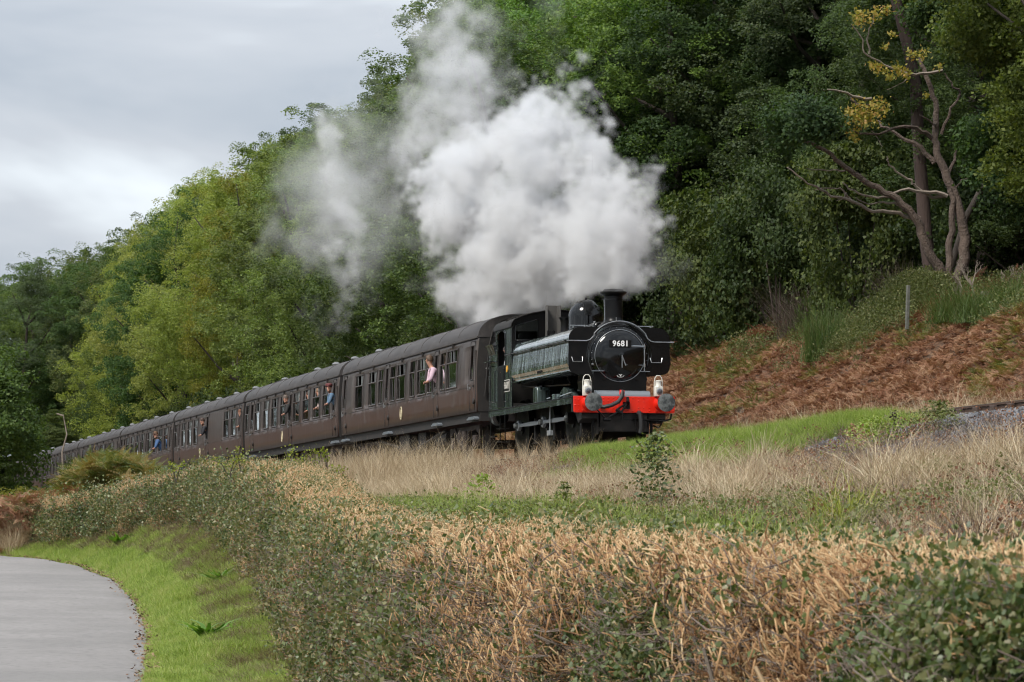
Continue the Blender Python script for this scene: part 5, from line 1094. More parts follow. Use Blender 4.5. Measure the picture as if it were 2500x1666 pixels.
for i, (px, l, r) in enumerate([(2395, 19, .16), (2440, 21, .2), (2255, 22, .13), (2475, 18, .12), (2150, 21, .22), (1980, 20, .12), (1700, 20, .30), (1610, 21, .16), (1850, 22, .2)]):
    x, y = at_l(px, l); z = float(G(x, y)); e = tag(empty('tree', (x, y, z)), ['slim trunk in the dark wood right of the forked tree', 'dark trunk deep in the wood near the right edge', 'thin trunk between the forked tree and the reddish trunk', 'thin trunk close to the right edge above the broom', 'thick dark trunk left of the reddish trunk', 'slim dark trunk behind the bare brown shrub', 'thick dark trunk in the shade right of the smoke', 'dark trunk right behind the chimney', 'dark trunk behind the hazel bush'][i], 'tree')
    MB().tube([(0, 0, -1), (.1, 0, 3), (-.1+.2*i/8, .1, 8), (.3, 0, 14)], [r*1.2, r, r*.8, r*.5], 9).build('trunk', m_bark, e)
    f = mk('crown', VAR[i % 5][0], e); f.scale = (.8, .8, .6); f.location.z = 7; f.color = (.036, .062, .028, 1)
# pale oak sprays reaching in from the right edge
m_sp = m_leaf
def spray(px, py, Y, rx, rz, n, col, e, ls=.12, seed=0):
    c, o_, bc = crown_points(seed, rx, -rz, rz, 14, 9, n, (rx*.22, rx*.42)); co, fc, v = leaf_quads(c, ls, .5, seed, o_); f = mk('crown', np_mesh('crown', co, fc, m_leaf, {'v': ('POINT', v)}), e); f.location = W(px, py, Y)-e.location; f.color = (*col, 1)
xo, yo = at_l(2640, 11.5); ok = tag(empty('oak_tree', (xo, yo, float(G(xo, yo)))), 'oak just outside the right edge whose light green sprays hang into view', 'tree')
MB().tube([(0, 0, -.5), (.1, 0, 4), (-.4, .3, 9), (-1.5, 0, 12)], [.35, .3, .22, .08], 10).tube([(0, 0, 5), (-1.8, .1, 8), (-3.2, 0, 9.5)], [.14, .09, .03], 6).build('trunk', m_bark, ok)
spray(2460, 70, 88, 1.3, 1.0, 8000, (.125, .155, .045), ok, .12, 201); spray(2360, 110, 89, .7, .4, 3500, (.085, .125, .040), ok, .12, 202); spray(2500, 230, 88, .6, .5, 3500, (.125, .155, .045), ok, .12, 203)
spray(2430, 330, 90, .9, .55, 5000, (.060, .105, .040), ok, .12, 204); spray(2440, 430, 90, .7, .4, 3000, (.050, .090, .035), ok, .12, 205); spray(2500, 480, 90, 1.0, .7, 4000, (.045, .08, .032), ok, .12, 206); spray(2290, 40, 90, .8, .4, 3500, (.055, .090, .036), ok, .12, 207)
spray(1960, 300, 91, 1.0, .5, 4500, (.045, .078, .036), ok, .12, 208)

# tree at the left edge, in front of the train's tail
x, y = W(-62, 1150, 118).x, 118.0; e = empty('tree', (x, y, float(G(x, y)))); tag(e, 'leafy green tree at the left edge in front of the last coaches', 'tree')
c, o_, bc = crown_points(300, 2.3, .6, 6.9, 30, 14, 30000, (.7, 1.2)); co, fc, v = leaf_quads(c, .13, .45, 300, o_); f = mk('crown', np_mesh('crown', co, fc, m_leaf, {'v': ('POINT', v)}), e); f.color = (.075, .120, .036, 1)
MB().tube([(0, 0, -.5), (.1, 0, 2), (0, .1, 5), (.2, 0, 7)], [.2, .16, .1, .04], 8).build('trunk', m_bark, e)
x, y = W(15, 1200, 108).x, 108.0; add_bush(x, y, .62, .55, (.165, .165, .030), 'small yellow-green bush under the left edge tree', None, 1)
x, y = W(90, 1200, 112).x, 112.0; add_bush(x, y, .35, .5, (.05, .085, .03), 'small dark green bush between the yellow bush and the last coach', None, 2)
p = W(158, 1100, 122); e = tag(empty('dead_tree', (W(157, 1100, 150).x, 150, 3.2)), 'thin pale crooked dead stem beyond the tail coaches', 'dead tree'); MB().tube([(0, 0, -1), (-.1, 0, 1.2), (.12, 0, 2.0), (-.05, 0, 2.9)], [.045, .04, .035, .02], 6).tube([(-.05, 0, 2.85), (-.35, 0, 2.95)], [.04, .03], 5).build('stem', m_dead, e)
# far wooded ridge closing the view on the left, and the valley side left of the frame
for k in range(16):
    x = -130-k*14+g.uniform(-3, 3); add_tree(x, 250+k*4+g.uniform(-8, 8), g.uniform(14, 20), k % 5, GREENS[k % 5][0], 1.6, 'green tree on the far side of the valley', 'trees across the valley')
for k in range(26):
    x = -50-k*6.5; add_tree(x, 256+g.uniform(-6, 8)+k, g.uniform(21, 26), k % 5, GREENS[k % 5][0], 1.5, 'green tree on the far side of the valley', 'trees across the valley')
for k in range(14):
    x = -66-k*8+g.uniform(-2, 2); add_tree(x, 175-k*5+g.uniform(-5, 5), g.uniform(9, 13), k % 5, GREENS[(k+1) % 5][0], 1.4, 'green tree on the far side of the valley', 'trees across the valley')
# ------------------------------------------------------------------ ground cover
def blades(seed, n, h, w_, spread, lean, droop=.35, segs=3, vlow=0., vhigh=1.):
    g = np.random.default_rng(seed); a = g.uniform(0, 6.283, n); r = spread*np.sqrt(g.random(n)); b = np.c_[r*np.cos(a), r*np.sin(a), np.zeros(n)-.02]
    hh = h*g.uniform(.5, 1.1, n); ld = g.uniform(0, 6.283, n); la = np.abs(g.normal(lean, lean*.5, n)); side = np.c_[-np.sin(ld+g.normal(0, .6, n)), np.cos(ld), np.zeros(n)]
    V = []; t = np.linspace(0, 1, segs+1)
    for i, ti in enumerate(t):
        f = ti; out_ = (la*f+droop*f*f*g.uniform(.3, 1.3, n))*hh; z = hh*(f-.25*droop*f*f); c = b+np.c_[np.cos(ld)*out_, np.sin(ld)*out_, z]; ww = w_*(1-ti*.85)
        V += [c-side*ww/2, c+side*ww/2]
    V = np.stack(V, 1); k = V.shape[1]; co = V.reshape(-1, 3); base_ = (np.arange(n)*k)[:, None]
    fc = np.concatenate([base_+np.array([2*i, 2*i+1, 2*i+3, 2*i+2]) for i in range(segs)]); v = np.repeat(g.uniform(vlow, vhigh, n), k); return co, fc, v
def mesh_of(name, m, *parts):
    co = []; fc = []; v = []; o = 0
    for c, f, vv in parts: co.append(c); fc.append(f+o); v.append(vv); o += len(c)
    return np_mesh(name, np.concatenate(co), np.concatenate(fc), m, {'v': ('POINT', np.concatenate(v))})
m_grass = leaf_mat('verge_grass', [(.17, .24, .05), (.26, .35, .075), (.35, .44, .11), (.43, .42, .19)], .5, .35)
m_lush = leaf_mat('lush_grass', [(.15, .21, .042), (.22, .30, .06), (.29, .37, .095), (.38, .38, .16)], .5, .4)
m_straw = leaf_mat('dead_grass', [(.26, .19, .115), (.42, .325, .21), (.54, .44, .30), (.64, .56, .41)], .7, .25, tr_gain=(1.1, 1, .8))
m_herb = leaf_mat('herbs', [(.080, .10, .035), (.12, .145, .048), (.17, .19, .075), (.25, .23, .12)], .5, .3)
m_fern = leaf_mat('bracken', [(.14, .064, .037), (.23, .108, .062), (.31, .165, .095), (.40, .26, .16)], .7, .25, tr_gain=(1.2, 1, .7))
m_gfern = leaf_mat('green_bracken', [(.075, .10, .03), (.11, .145, .042), (.17, .17, .05), (.25, .17, .06)], .6, .3)
m_broom = leaf_mat('broom', [(.045, .085, .022), (.07, .125, .028), (.10, .15, .04), (.12, .13, .05)], .5, .25)
m_bare = leaf_mat('bare_twigs', [(.07, .05, .04), (.11, .08, .065), (.15, .115, .095), (.20, .16, .135)], .8, 0.0)
m_pale = leaf_mat('pale_twigs', [(.22, .18, .15), (.30, .26, .22), (.36, .32, .27), (.42, .38, .33)], .8, 0.0)
m_cut = leaf_mat('cut_twigs', [(.16, .075, .036), (.31, .165, .075), (.49, .31, .155), (.66, .50, .30)], .7, 0.05)
m_hleaf = leaf_mat('hedge_leaves', [(.050, .075, .030), (.085, .120, .042), (.13, .165, .058), (.22, .20, .10)], .42, .25, spec=.45)
m_cinder = leaf_mat('cinder', [(.05, .045, .05), (.11, .10, .11), (.17, .16, .165), (.25, .24, .24)], .9, 0)

def herb_mesh(seed, n, h, ls, m):
    g = np.random.default_rng(seed); st = blades(seed, max(4, n//8), h, .006, .10, .25, .3, 3)
    c = np.c_[g.normal(0, .10, n), g.normal(0, .10, n), g.uniform(.02, 1, n)*h]; q = leaf_quads(c, ls, .6, seed); return mesh_of('tuft', m, st, q)
def frond_mesh(seed, nf, L_, m, npin=13):
    g = np.random.default_rng(seed); co = []; fc = []; v = []; o = 0
    for f in range(nf):
        a = 6.283*f/nf+g.uniform(-.5, .5); ln = L_*g.uniform(.6, 1.1); el_ = g.uniform(.35, 1.1); dr = g.uniform(.5, 1.3); t = np.linspace(0, 1, npin+1)
        px_ = ln*(t*math.cos(el_)+.15*t**2); pz = ln*(t*math.sin(el_)-dr*.5*t**2); tip = np.c_[px_*math.cos(a), px_*math.sin(a), pz]; sd_ = np.array([-math.sin(a), math.cos(a), 0])
        roll = g.uniform(-.5, .5); vv = g.random()
        for i in range(2, npin):
            wl = ln*.34*(1-t[i])**.75*g.uniform(.7, 1.1); fw = (tip[i+1]-tip[i])
            for s_ in (-1, 1):
                d = (sd_*s_*math.cos(roll)+np.array([0, 0, roll*s_-.25])); e_ = tip[i]+d*wl+fw*.6; m1 = tip[i]+d*wl*.45+fw*.62; m2 = tip[i]+d*wl*.45-fw*.02
                co += [tip[i], m2, e_, m1]; fc.append([o, o+1, o+2, o+3]); o += 4; v += [min(1, max(0, vv+g.uniform(-.15, .15)))]*4
        sdw = sd_*.006
        for i in range(npin):
            co += [tip[i]-sdw, tip[i]+sdw, tip[i+1]+sdw*.6, tip[i+1]-sdw*.6]; fc.append([o, o+1, o+2, o+3]); o += 4; v += [vv]*4
    return np.array(co), np.array(fc), np.array(v)
def V_(name, parts_m): return variant(name, parts_m)
VG = [V_('tuft', mesh_of('tuft', m_grass, blades(i, 46, .15, .0075, .11, .35))) for i in range(4)]
VL = [V_('tuft', mesh_of('tuft', m_lush, blades(10+i, 60, .40, .008, .14, .22, .3))) for i in range(3)]
VS = [V_('tuft', mesh_of('tuft', m_straw, blades(20+i, 50, .52+.1*i, .009, .13, .35, .6, 4))) for i in range(4)]
VT = [V_('tuft', mesh_of('tuft', m_straw, blades(30+i, 16, .95, .010, .12, .28, .35, 4))) for i in range(3)]
VH = [V_('tuft', herb_mesh(40+i, 70, .30, .036, m_herb)) for i in range(3)]
VF = [V_('frond', mesh_of('frond', m_fern, frond_mesh(50+i, 9, .42, m_fern, 17))) for i in range(5)]
VFG = [V_('frond', mesh_of('frond', m_gfern, frond_mesh(60+i, 7, .55, m_gfern, 15))) for i in range(3)]
def scat_xy(name, X, Y, scl, tint, vs, label, zoff=0, lean=.12, idx=None, nm_kind='stuff', zf=None):
    n = len(X); Z = (G(X, Y) if zf is None else zf)+zoff; rot = np.c_[rng.normal(0, lean, n), rng.normal(0, lean, n), rng.uniform(0, 6.283, n)]
    o = scatter(name, np.c_[X, Y, Z], rot, scl, tint, vs, idx); tag(o, label, None, None, 'stuff'); return o
m_dry = leaf_mat('dry_weeds', [(.12, .08, .055), (.20, .145, .10), (.29, .22, .155), (.38, .32, .23)], .7, .2)
# verge grass
n = 34000; Y = 34+60*rng.random(n)**1.3; u = rng.random(n); rx = road_x(Y); hx = hf_x(Y); X = rx-.05+(hx+.5-rx)*u
d = fbm2(X, Y, 1.2, 3, 31); keep = rng.random(n) < np.clip(1.25-1.1*np.clip((u-.72)/.28, 0, 1)-.25*(d > .6), .1, 1); X, Y, u, d = X[keep], Y[keep], u[keep], d[keep]
scat_xy('grass', X, Y, (.25+1.2*d)*np.where(u < .1, .7, 1)*rng.uniform(.5, 1.3, len(X)), (fbm2(X, Y, 2.4, 3, 33)-.5)*1.0+rng.normal(0, .2, len(X))+.25*np.clip((u-.6)/.4, 0, 1)-.05, VG, 'bright green verge grass between the lane and the hedge')
n = 13000; Y = rng.uniform(34, 96, n); rx = road_x(Y); hx = hf_x(Y); X = rx+(hx+.3-rx)*(1-rng.random(n)**2.0*.6)
scat_xy('verge_litter', X, Y, rng.uniform(.35, .8, n), rng.normal(-.25, .2, n), [variant('tuft', mesh_of('tuft', m_dry, blades(80+i, 36, .26, .010, .13, .7, .8, 3))) for i in range(4)], 'brown dry weeds and stems along the foot of the hedge')
# brown leaf litter frayed along the road edge
n = 1500; Y = rng.uniform(34, 92, n); X = road_x(Y)+rng.normal(-.04, .10, n); 
co, fc, v = leaf_quads(np.c_[X, Y, road_z(Y)+.04+rng.uniform(0, .02, n)], .06, 1.5, 77); m_lit = leaf_mat('litter', [(.10, .05, .03), (.17, .09, .05), (.24, .15, .09), (.3, .2, .12)], .8, 0, inst=False)
tag(mk('leaf_litter', np_mesh('leaf_litter', co, fc, m_lit, {'v': ('POINT', v)})), 'brown fallen leaves along the edge of the lane', kind='stuff')

# bank: dead grass, herbs, cinders
def bank_pts(n, s0, s1, l0, l1, p=1.0):
    s = rng.uniform(s0, s1, n); l = l0+(l1-l0)*rng.random(n)**p; X, Y = fromsl(s, l); k = (X > hf_x(Y)+1.35) & (Y > 14); return X[k], Y[k], l[k], s[k]
X, Y, l, s = bank_pts(26000, -52, 36, -15.5, -3.5); d = fbm2(X, Y, .45, 3, 41); dry = np.clip(1.2-np.abs(l+6)/4.2, .36, 1)*np.where(s < -14, .55, 1)
k = (rng.random(len(X)) < dry*np.clip(.55+d, .4, 1)) & ~((s < -12) & (l > -6.0) & (rng.random(len(X)) < .85)) & ~((s < 2) & (l > -3.9)); hs = np.where(l > -5.5, np.clip(.35+.02*(s+10), .3, .85), np.where(l < -9.5, .55, .8)); scat_xy('dead_grass', X[k], Y[k], hs[k]*(.45+.95*d[k])*rng.uniform(.5, 1.2, k.sum()), (d[k]-.5)*.9+rng.normal(0, .12, k.sum())-.05, VS, 'pale dry grass covering the railway bank')
X, Y, l, s = bank_pts(2600, -6, 36, -4.9, -2.6); k = (rng.random(len(X)) < np.clip((s+4)/14, 0, .8)); scat_xy('tall_grass', X[k], Y[k], np.clip(.35+.08*(s[k]+2), .35, 1.0)*rng.uniform(.6, 1.2, k.sum()), rng.normal(0, .15, k.sum()), VT, 'tall pale grass stems standing along the track beside the wheels', lean=.2)
X, Y, l, s = bank_pts(1500, 0, 34, -5.5, -3.3); scat_xy('seeding_grass', X, Y, rng.uniform(.4, .9, len(X))*np.clip(.4+.05*s, .4, 1), rng.normal(-.1, .15, len(X)), VT+VS, 'bleached grass stalks on top of the bank', lean=.3)
X, Y, l, s = bank_pts(15000, -48, 34, -16, -6.0); d = fbm2(X, Y, .6, 3, 43); k = rng.random(len(X)) < np.clip((-l-6)/3.0, .08, 1)*np.clip((d-.36)*2.6, .10, .62); scat_xy('weeds', X[k], Y[k], (.5+.6*d[k])*rng.uniform(.6, 1.3, k.sum()), (d[k]-.5)*1.0+rng.normal(.05, .25, k.sum()), VH, 'low green herbs and weeds between the hedge and the dry grass')
n = 5200; Y = rng.uniform(22, 66, n); X = hf_x(Y)+rng.uniform(1.35, 3.0, n); scat_xy('hedge_bottom_weeds', X, Y, rng.uniform(.6, 1.4, n), rng.normal(-.02, .22, n), VH+VL[:1], 'green weeds growing along the back of the hedge', lean=.25)
X, Y, l, s = bank_pts(9000, -52, 20, -15, -3.6); scat_xy('brown_weeds', X, Y, rng.uniform(.5, 1.1, len(X)), rng.normal(-.1, .25, len(X)), [variant('tuft', mesh_of('tuft', m_bare, blades(85+i, 24, .38, .006, .15, .5, .5, 3))) for i in range(2)]+[variant('tuft', herb_mesh(95, 50, .3, .035, m_fern))], 'brown seed heads and dry weeds scattered over the bank')
n = 26000; X, Y, l, s = bank_pts(n, -36, -8, -6.8, -3.0); crocks = []
for i in range(4):
    me = rock(i+20); me.materials.append(m_cinder); crocks.append(variant('cinder', me))
scat_xy('cinders', X, Y, rng.uniform(.012, .04, len(X)), rng.uniform(-.4, .4, len(X)), crocks, 'dark cinders and gravel spilling down the shoulder', lean=2)
X, Y, l, s = bank_pts(260, -9, 12, -3.9, -3.0); scat_xy('grass_stalks', X, Y, rng.uniform(.35, .75, len(X)), rng.normal(-.1, .15, len(X)), VT, 'scattered dry stalks standing in front of the engine wheels', lean=.25)
# bright green strip beside the rail
n = 5200; s = rng.uniform(-26.5, -8.3, n); l = rng.normal(-3.15, .32, n)-.012*(s+10); X, Y = fromsl(s, l); 
scat_xy('lush_grass', X, Y, rng.uniform(.55, 1.0, n)*np.clip((s+27)/3, .3, 1), (fbm2(X, Y, 1.5, 3, 35)-.5)*.8+rng.normal(0, .22, n), VL, 'vivid green grass strip beside the rail in front of the engine', lean=.1)
n = 1700; s = rng.uniform(-25, -12, n); l = -3.5-1.9*rng.random(n)**2; X, Y = fromsl(s, l); scat_xy('lush_grass', X, Y, rng.uniform(.4, .8, n), rng.normal(-.1, .15, n), VL, 'green grass clumps straggling down from the strip')
# bracken slope
def slope_pts(n, s0, s1, l0, l1):
    s = rng.uniform(s0, s1, n); l = rng.uniform(l0, l1, n); X, Y = fromsl(s, l); return X, Y, l, s
X, Y, l, s = slope_pts(38000, -34, 46, 3.3, 14.2); k = l < 13.2+1.0*np.clip((20-s)/15, 0, 1)+np.sin(s*.7)*.5; X, Y, l, s = X[k], Y[k], l[k], s[k]; d = fbm2(X, Y, .35, 3, 51); grn = (np.abs(l-10.2-2.2*np.sin(s*.25)) < 1.6) & (d > .42)
idx = np.where(grn & (rng.random(len(X)) < .30), 5+rng.integers(0, 3, len(X)), rng.integers(0, 5, len(X)))
scat_xy('bracken', X, Y, (.35+.8*d)*rng.uniform(.5, 1.15, len(X)), (fbm2(X, Y, .9, 3, 57)-.5)*.9+(d-.5)*.9+rng.normal(0, .22, len(X)), VF+VFG, 'rust brown bracken covering the slope beyond the track', idx=idx, lean=.3, zoff=.02)
X, Y, l, s = slope_pts(3500, -34, 30, 6, 16); d = fbm2(X, Y, .4, 3, 52); k = (d > .58) & (l > 10) & (l < 13.8); scat_xy('bramble', X[k], Y[k], rng.uniform(1.0, 2.0, k.sum()), rng.normal(-.15, .2, k.sum()), VH, 'green bramble growing among the bracken', zoff=.1)
X, Y, l, s = slope_pts(2400, -26, 30, 3.2, 5.0); d = fbm2(X, Y, .5, 3, 53); k = d > .42; scat_xy('dry_grass', X[k], Y[k], rng.uniform(.7, 1.3, k.sum()), rng.normal(0, .15, k.sum()), VS+VT, 'pale dry grass along the foot of the bracken', zoff=.05)
X, Y, l, s = slope_pts(7000, -30, 48, 12.8, 22); d = fbm2(X, Y, .5, 3, 58); scat_xy('undergrowth', X, Y, rng.uniform(.7, 1.6, len(X)), (d-1.0)*.8+rng.normal(0, .12, len(X)), VH[:2]+VF[:2], 'shaded undergrowth of bramble and fern on the floor of the wood', lean=.3)  # low tint paints the wood's deep shade into the leaf colours
# bramble mound and green fern mound behind the far hedge, orange bracken at the left end
x0_, y0_ = at_l(2190, 12.2)
n = 900; X = rng.normal(x0_, .9, n); Y = rng.normal(y0_, .9, n); Z = G(X, Y)+.75*np.exp(-((X-x0_)**2+(Y-y0_)**2)/1.4)*rng.random(n)
scat_xy('bramble_mound', X, Y, rng.uniform(1.0, 1.7, n), rng.normal(-.05, .15, n), VH, 'dense green bramble mound below the fence post', zf=Z)
n = 420; a = rng.random(n); pxs = 160+230*a+rng.normal(0, 10, n); Yq = 93+rng.normal(0, 1.5, n); X = (pxs-CX)/FPX*Yq; Zt = (HOR-(1185-55*np.sin(np.pi*np.clip(a, 0, 1))+rng.uniform(-10, 50, n)))/FPX*Yq
scat_xy('green_bracken', X, Yq, rng.uniform(1.0, 1.5, n), rng.normal(0, .2, n), VFG, 'arching green bracken standing behind the far hedge', zf=Zt, lean=.35)
n = 900; Yq = rng.uniform(88, 101, n); X = (rng.uniform(-60, 190, n)-CX)/FPX*Yq; top = np.interp(CX+X/Yq*FPX, [-60, 60, 190], [1235, 1215, 1190]); Zt = (HOR-top)/FPX*Yq-rng.uniform(.0, 1.0, n)
scat_xy('orange_bracken', X, Yq, rng.uniform(.6, 1.1, n), rng.normal(.05, .22, n), VF+VFG[:1], 'orange bracken at the left end of the hedge', zf=np.maximum(Zt, G(X, Yq)), lean=.35)
n = 3000; X, Y = (rng.uniform(-80, 130, n)-CX)/FPX*94, rng.uniform(84, 103, n); k = (X > road_x(Y)+.1); X, Y = X[k], Y[k]
scat_xy('rough_grass', X, Y, rng.uniform(.8, 1.4, len(X)), rng.normal(0, .2, len(X)), VS+VG+VF[:2], 'rough grass beyond the bend of the lane')

# ------------------------------------------------------------------ hedge
def hedge_section(Y, u, v_top_noise=0):   # u 0..1 up the face, 1..2 across the top, 2..3 down the back
    fx = hf_x(Y); fz = hf_z(Y); tz = ht_z(Y); wdt = 1.3
    uu = np.clip(u, 0, 1); x = fx+.30*uu**.7-.12*np.sin(np.pi*uu); z = fz-.1+(tz-fz+.1)*uu
    ut = np.clip(u-1, 0, 1); x = x+ut*(wdt-.3); z = z+.05*np.sin(np.pi*ut)
    ub = np.clip(u-2, 0, 1); x = x+ub*.15; z = z-ub*(1.0)
    return x, z
def hedge_norm(Y, u):
    e = .02; x1, z1 = hedge_section(Y, np.maximum(u-e, 0)); x2, z2 = hedge_section(Y, np.minimum(u+e, 3)); dx, dz = x2-x1, z2-z1; nx, nz2 = -dz, dx; x3, _ = hedge_section(Y+.3, u); x4, _ = hedge_section(Y-.3, u); ny = (x3-x4)/.6
    n_ = np.c_[nx, -nx*0-ny*np.abs(nx)*-1*0+nx*0+(-nx)*0, nz2]; n_[:, 1] = -np.sign(nx)*0; n_[:, 1] = -nx*ny*1.0
    n_ /= np.linalg.norm(n_, axis=1)[:, None]+1e-9; return n_
hedge = empty('hedge', (1.2, 10, -1.5)); tag(hedge, 'long flailed hedge with cut tan twig ends running back along the lane', 'hedge')
def hloc(c): c = np.asarray(c, float).copy(); c -= np.array([1.2, 10, -1.5]); return c
Yk = np.concatenate([np.linspace(2, 20, 70), np.linspace(20.5, 91, 190)]); Uk = np.linspace(0, 3, 25); YY, UU = np.meshgrid(Yk, Uk, indexing='ij'); hx_, hz_ = hedge_section(YY.ravel(), UU.ravel()); nr = hedge_norm(YY.ravel(), UU.ravel())
lump = (fbm2(YY.ravel()+hx_, UU.ravel()*1.3+hz_, 1.1, 4, 61)-.5)*np.where(UU.ravel() < .93, .62, .22)
co = np.c_[hx_, YY.ravel(), hz_]+nr*(lump-.14)[:, None]; ii = np.arange(len(co)).reshape(YY.shape); fc = np.stack([ii[:-1, :-1], ii[1:, :-1], ii[1:, 1:], ii[:-1, 1:]], -1).reshape(-1, 4)
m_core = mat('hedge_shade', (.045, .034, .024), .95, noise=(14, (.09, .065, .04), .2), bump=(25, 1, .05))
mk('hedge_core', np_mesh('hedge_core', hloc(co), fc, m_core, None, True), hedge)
def twigs(seed, n, ln, r, spread, tilt, vlo, vhi, white=True):   # little 4-sided sticks with pale cut tips
    g = np.random.default_rng(seed); co = []; fc = []; v = []; o = 0
    for i in range(n):
        b = np.array([g.normal(0, spread), g.normal(0, spread), -.05]); d = np.array([g.normal(0, tilt), g.normal(0, tilt), 1]); d /= np.linalg.norm(d); L0 = ln*g.uniform(.4, 1.2); e_ = b+d*L0; bend = g.normal(0, .12*L0, 3)
        a = np.cross(d, [.3, .5, .1]); a /= np.linalg.norm(a); c_ = np.cross(d, a); rr = r*g.uniform(.5, 1.3); vv = g.uniform(vlo, vhi)
        for j, (p, q) in enumerate(((b, rr*1.1), (b+(e_-b)*.5+bend, rr), (e_, rr*.9))):
            for k in range(4): t = k*math.pi/2; co.append(p+(a*math.cos(t)+c_*math.sin(t))*q)
            v += [vv if j < 2 else min(1, vv+.25)]*4
        for j in range(2):
            for k in range(4): fc.append([o+j*4+k, o+j*4+(k+1) % 4, o+(j+1)*4+(k+1) % 4, o+(j+1)*4+k])
        fc.append([o+8, o+9, o+10, o+11]); o += 12
    return np.array(co), np.array(fc), np.array(v)
def hleaf(seed, n, ls, spread): 
    g = np.random.default_rng(seed); c = np.c_[g.normal(0, spread, n), g.normal(0, spread, n), g.normal(.0, spread*.55, n)]; return leaf_quads(c, ls, .8, seed, fold=.1)
def lobed(seed, n, ls, spread):    # lobed hawthorn-like leaves for the near part: two crossed lobes and a tip
    g = np.random.default_rng(seed); c = np.c_[g.normal(0, spread, n), g.normal(0, spread, n), g.normal(.0, spread*.5, n)]; co = []; fc = []; v = []; o = 0
    for p in c:
        nrm = g.normal(0, .6, 3)+np.array([0, 0, 1]); nrm /= np.linalg.norm(nrm); d = g.normal(0, 1, 3); d -= d.dot(nrm)*nrm; d /= np.linalg.norm(d); w_ = np.cross(nrm, d); s = ls*g.uniform(.6, 1.2); vv = g.random()
        P = [(0, 0, 0), (.15, .30, -.03), (.42, .42, -.08), (.50, .22, 0), (.78, .28, -.06), (1, 0, -.05)]
        L1 = [p+d*s*a+w_*s*b+nrm*s*c3 for a, b, c3 in P]; L2 = [p+d*s*a-w_*s*b+nrm*s*c3 for a, b, c3 in P]; mid = p+d*s*.5
        co += [L1[0], L1[1], L1[2], L1[3], L1[4], L1[5], L2[1], L2[2], L2[3], L2[4]]; fc += [[o, o+3, o+2, o+1], [o+3, o+5, o+4, o+4][:4] if False else [o, o+5, o+4, o+3], [o, o+6, o+7, o+8], [o, o+8, o+9, o+5]]; v += [vv]*10; o += 10
    return np.array(co), np.array(fc), np.array(v)
HL = [variant('leaves', mesh_of('leaves', m_hleaf, lobed(500+i, 26, .028, .055))) for i in range(4)]        # near leaves
HLM = [variant('leaves', mesh_of('leaves', m_hleaf, hleaf(510+i, 40, .030, .085))) for i in range(3)]       # farther leaves
HT = [variant('twigs', mesh_of('twigs', m_cut, twigs(520+i, 18, .055, .0019, .045, .6, .15, .85))) for i in range(4)]
HTL = [variant('twigs', mesh_of('twigs', m_cut, twigs(530+i, 10, .14, .0029, .06, .3, .15, .75))) for i in range(3)]
HB = [variant('twigs', mesh_of('twigs', m_bare, twigs(540+i, 9, .13, .0020, .07, 1.3, .1, .9))) for i in range(3)]
def align(nrm, spin, jitter):      # euler that lifts +Z onto the normal
    n = nrm+rng.normal(0, jitter, nrm.shape); n /= np.linalg.norm(n, axis=1)[:, None]; th = np.arccos(np.clip(n[:, 2], -1, 1)); ph = np.arctan2(n[:, 1], n[:, 0]); return np.c_[np.zeros(len(n)), th, ph]
def hedge_cover(name, n, Y0, Y1, u0, u1, fn, vs, scl, tint, label, out_=0.0, jit=.35, up=0.0, powr=1.0):
    Y = Y0+(Y1-Y0)*rng.random(n)**powr; u = rng.uniform(u0, u1, n); x, z = hedge_section(Y, u); nr = hedge_norm(Y, u); d = fbm2(Y+x, u*1.3+z, 1.1, 4, 61); d2 = fbm2(Y*1.0, u*1.2, 1.6, 3, 62)
    k = rng.random(n) < fn(Y, u, d, d2); Y, u, x, z, nr, d, d2 = Y[k], u[k], x[k], z[k], nr[k], d[k], d2[k]; p = np.c_[x, Y, z]+nr*((d-.5)*np.where(u < .93, .62, .22)+out_+rng.normal(0, .03, k.sum()))[:, None]
    nn_ = nr+np.array([0, 0, up]); nn_ /= np.linalg.norm(nn_, axis=1)[:, None]; m = len(p)
    o = scatter(name, hloc(p), align(nn_, 0, jit), scl(Y, m), tint(Y, u, d, d2, m), vs, None, hedge); tag(o, label, None, None, 'stuff'); return o
# bearing helper: where on the frame the spot shows, so the cut patches lie where they were flailed hardest
def bare(Y, u, d, d2):    # 0 leafy .. 1 flailed to the wood
    a = np.exp(-((Y-18.5)/4.5)**2)*np.clip(1.5-abs(u-.85)*1.6, 0, 1); b_ = np.exp(-((Y-11.9)/.9)**2)*1.5*np.clip(1.4-abs(u-.72)*2.2, 0, 1)*1.2
    return np.clip(a*1.1+b_+.10*np.clip((Y-10)/3, 0, 1)-.45*np.clip(11.2-Y, 0, 1)+(d2-.5)*1.2+np.where(u > .90, .5, 0)*np.clip((Y-7)/5, .3, 1), 0, 1)
hedge_cover('leaves', 24000, 6.0, 23, 0, .97, lambda Y, u, d, d2: 1.02-bare(Y, u, d, d2)*.90, HL, lambda Y, m: rng.uniform(.8, 1.25, m)*(.95+.012*(Y-6)), lambda Y, u, d, d2, m: (d-.5)*.9+rng.normal(0, .13, m)-.03, 'green hawthorn leaves on the near hedge', .02, .5)
hedge_cover('leaves', 6000, 6.0, 23, .95, 2.2, lambda Y, u, d, d2: np.clip(1.1*(d2-.25), .1, .8), HL, lambda Y, m: rng.uniform(.7, 1.1, m), lambda Y, u, d, d2, m: rng.normal(0, .13, m), 'leaves on the top of the near hedge', -.02, .5)
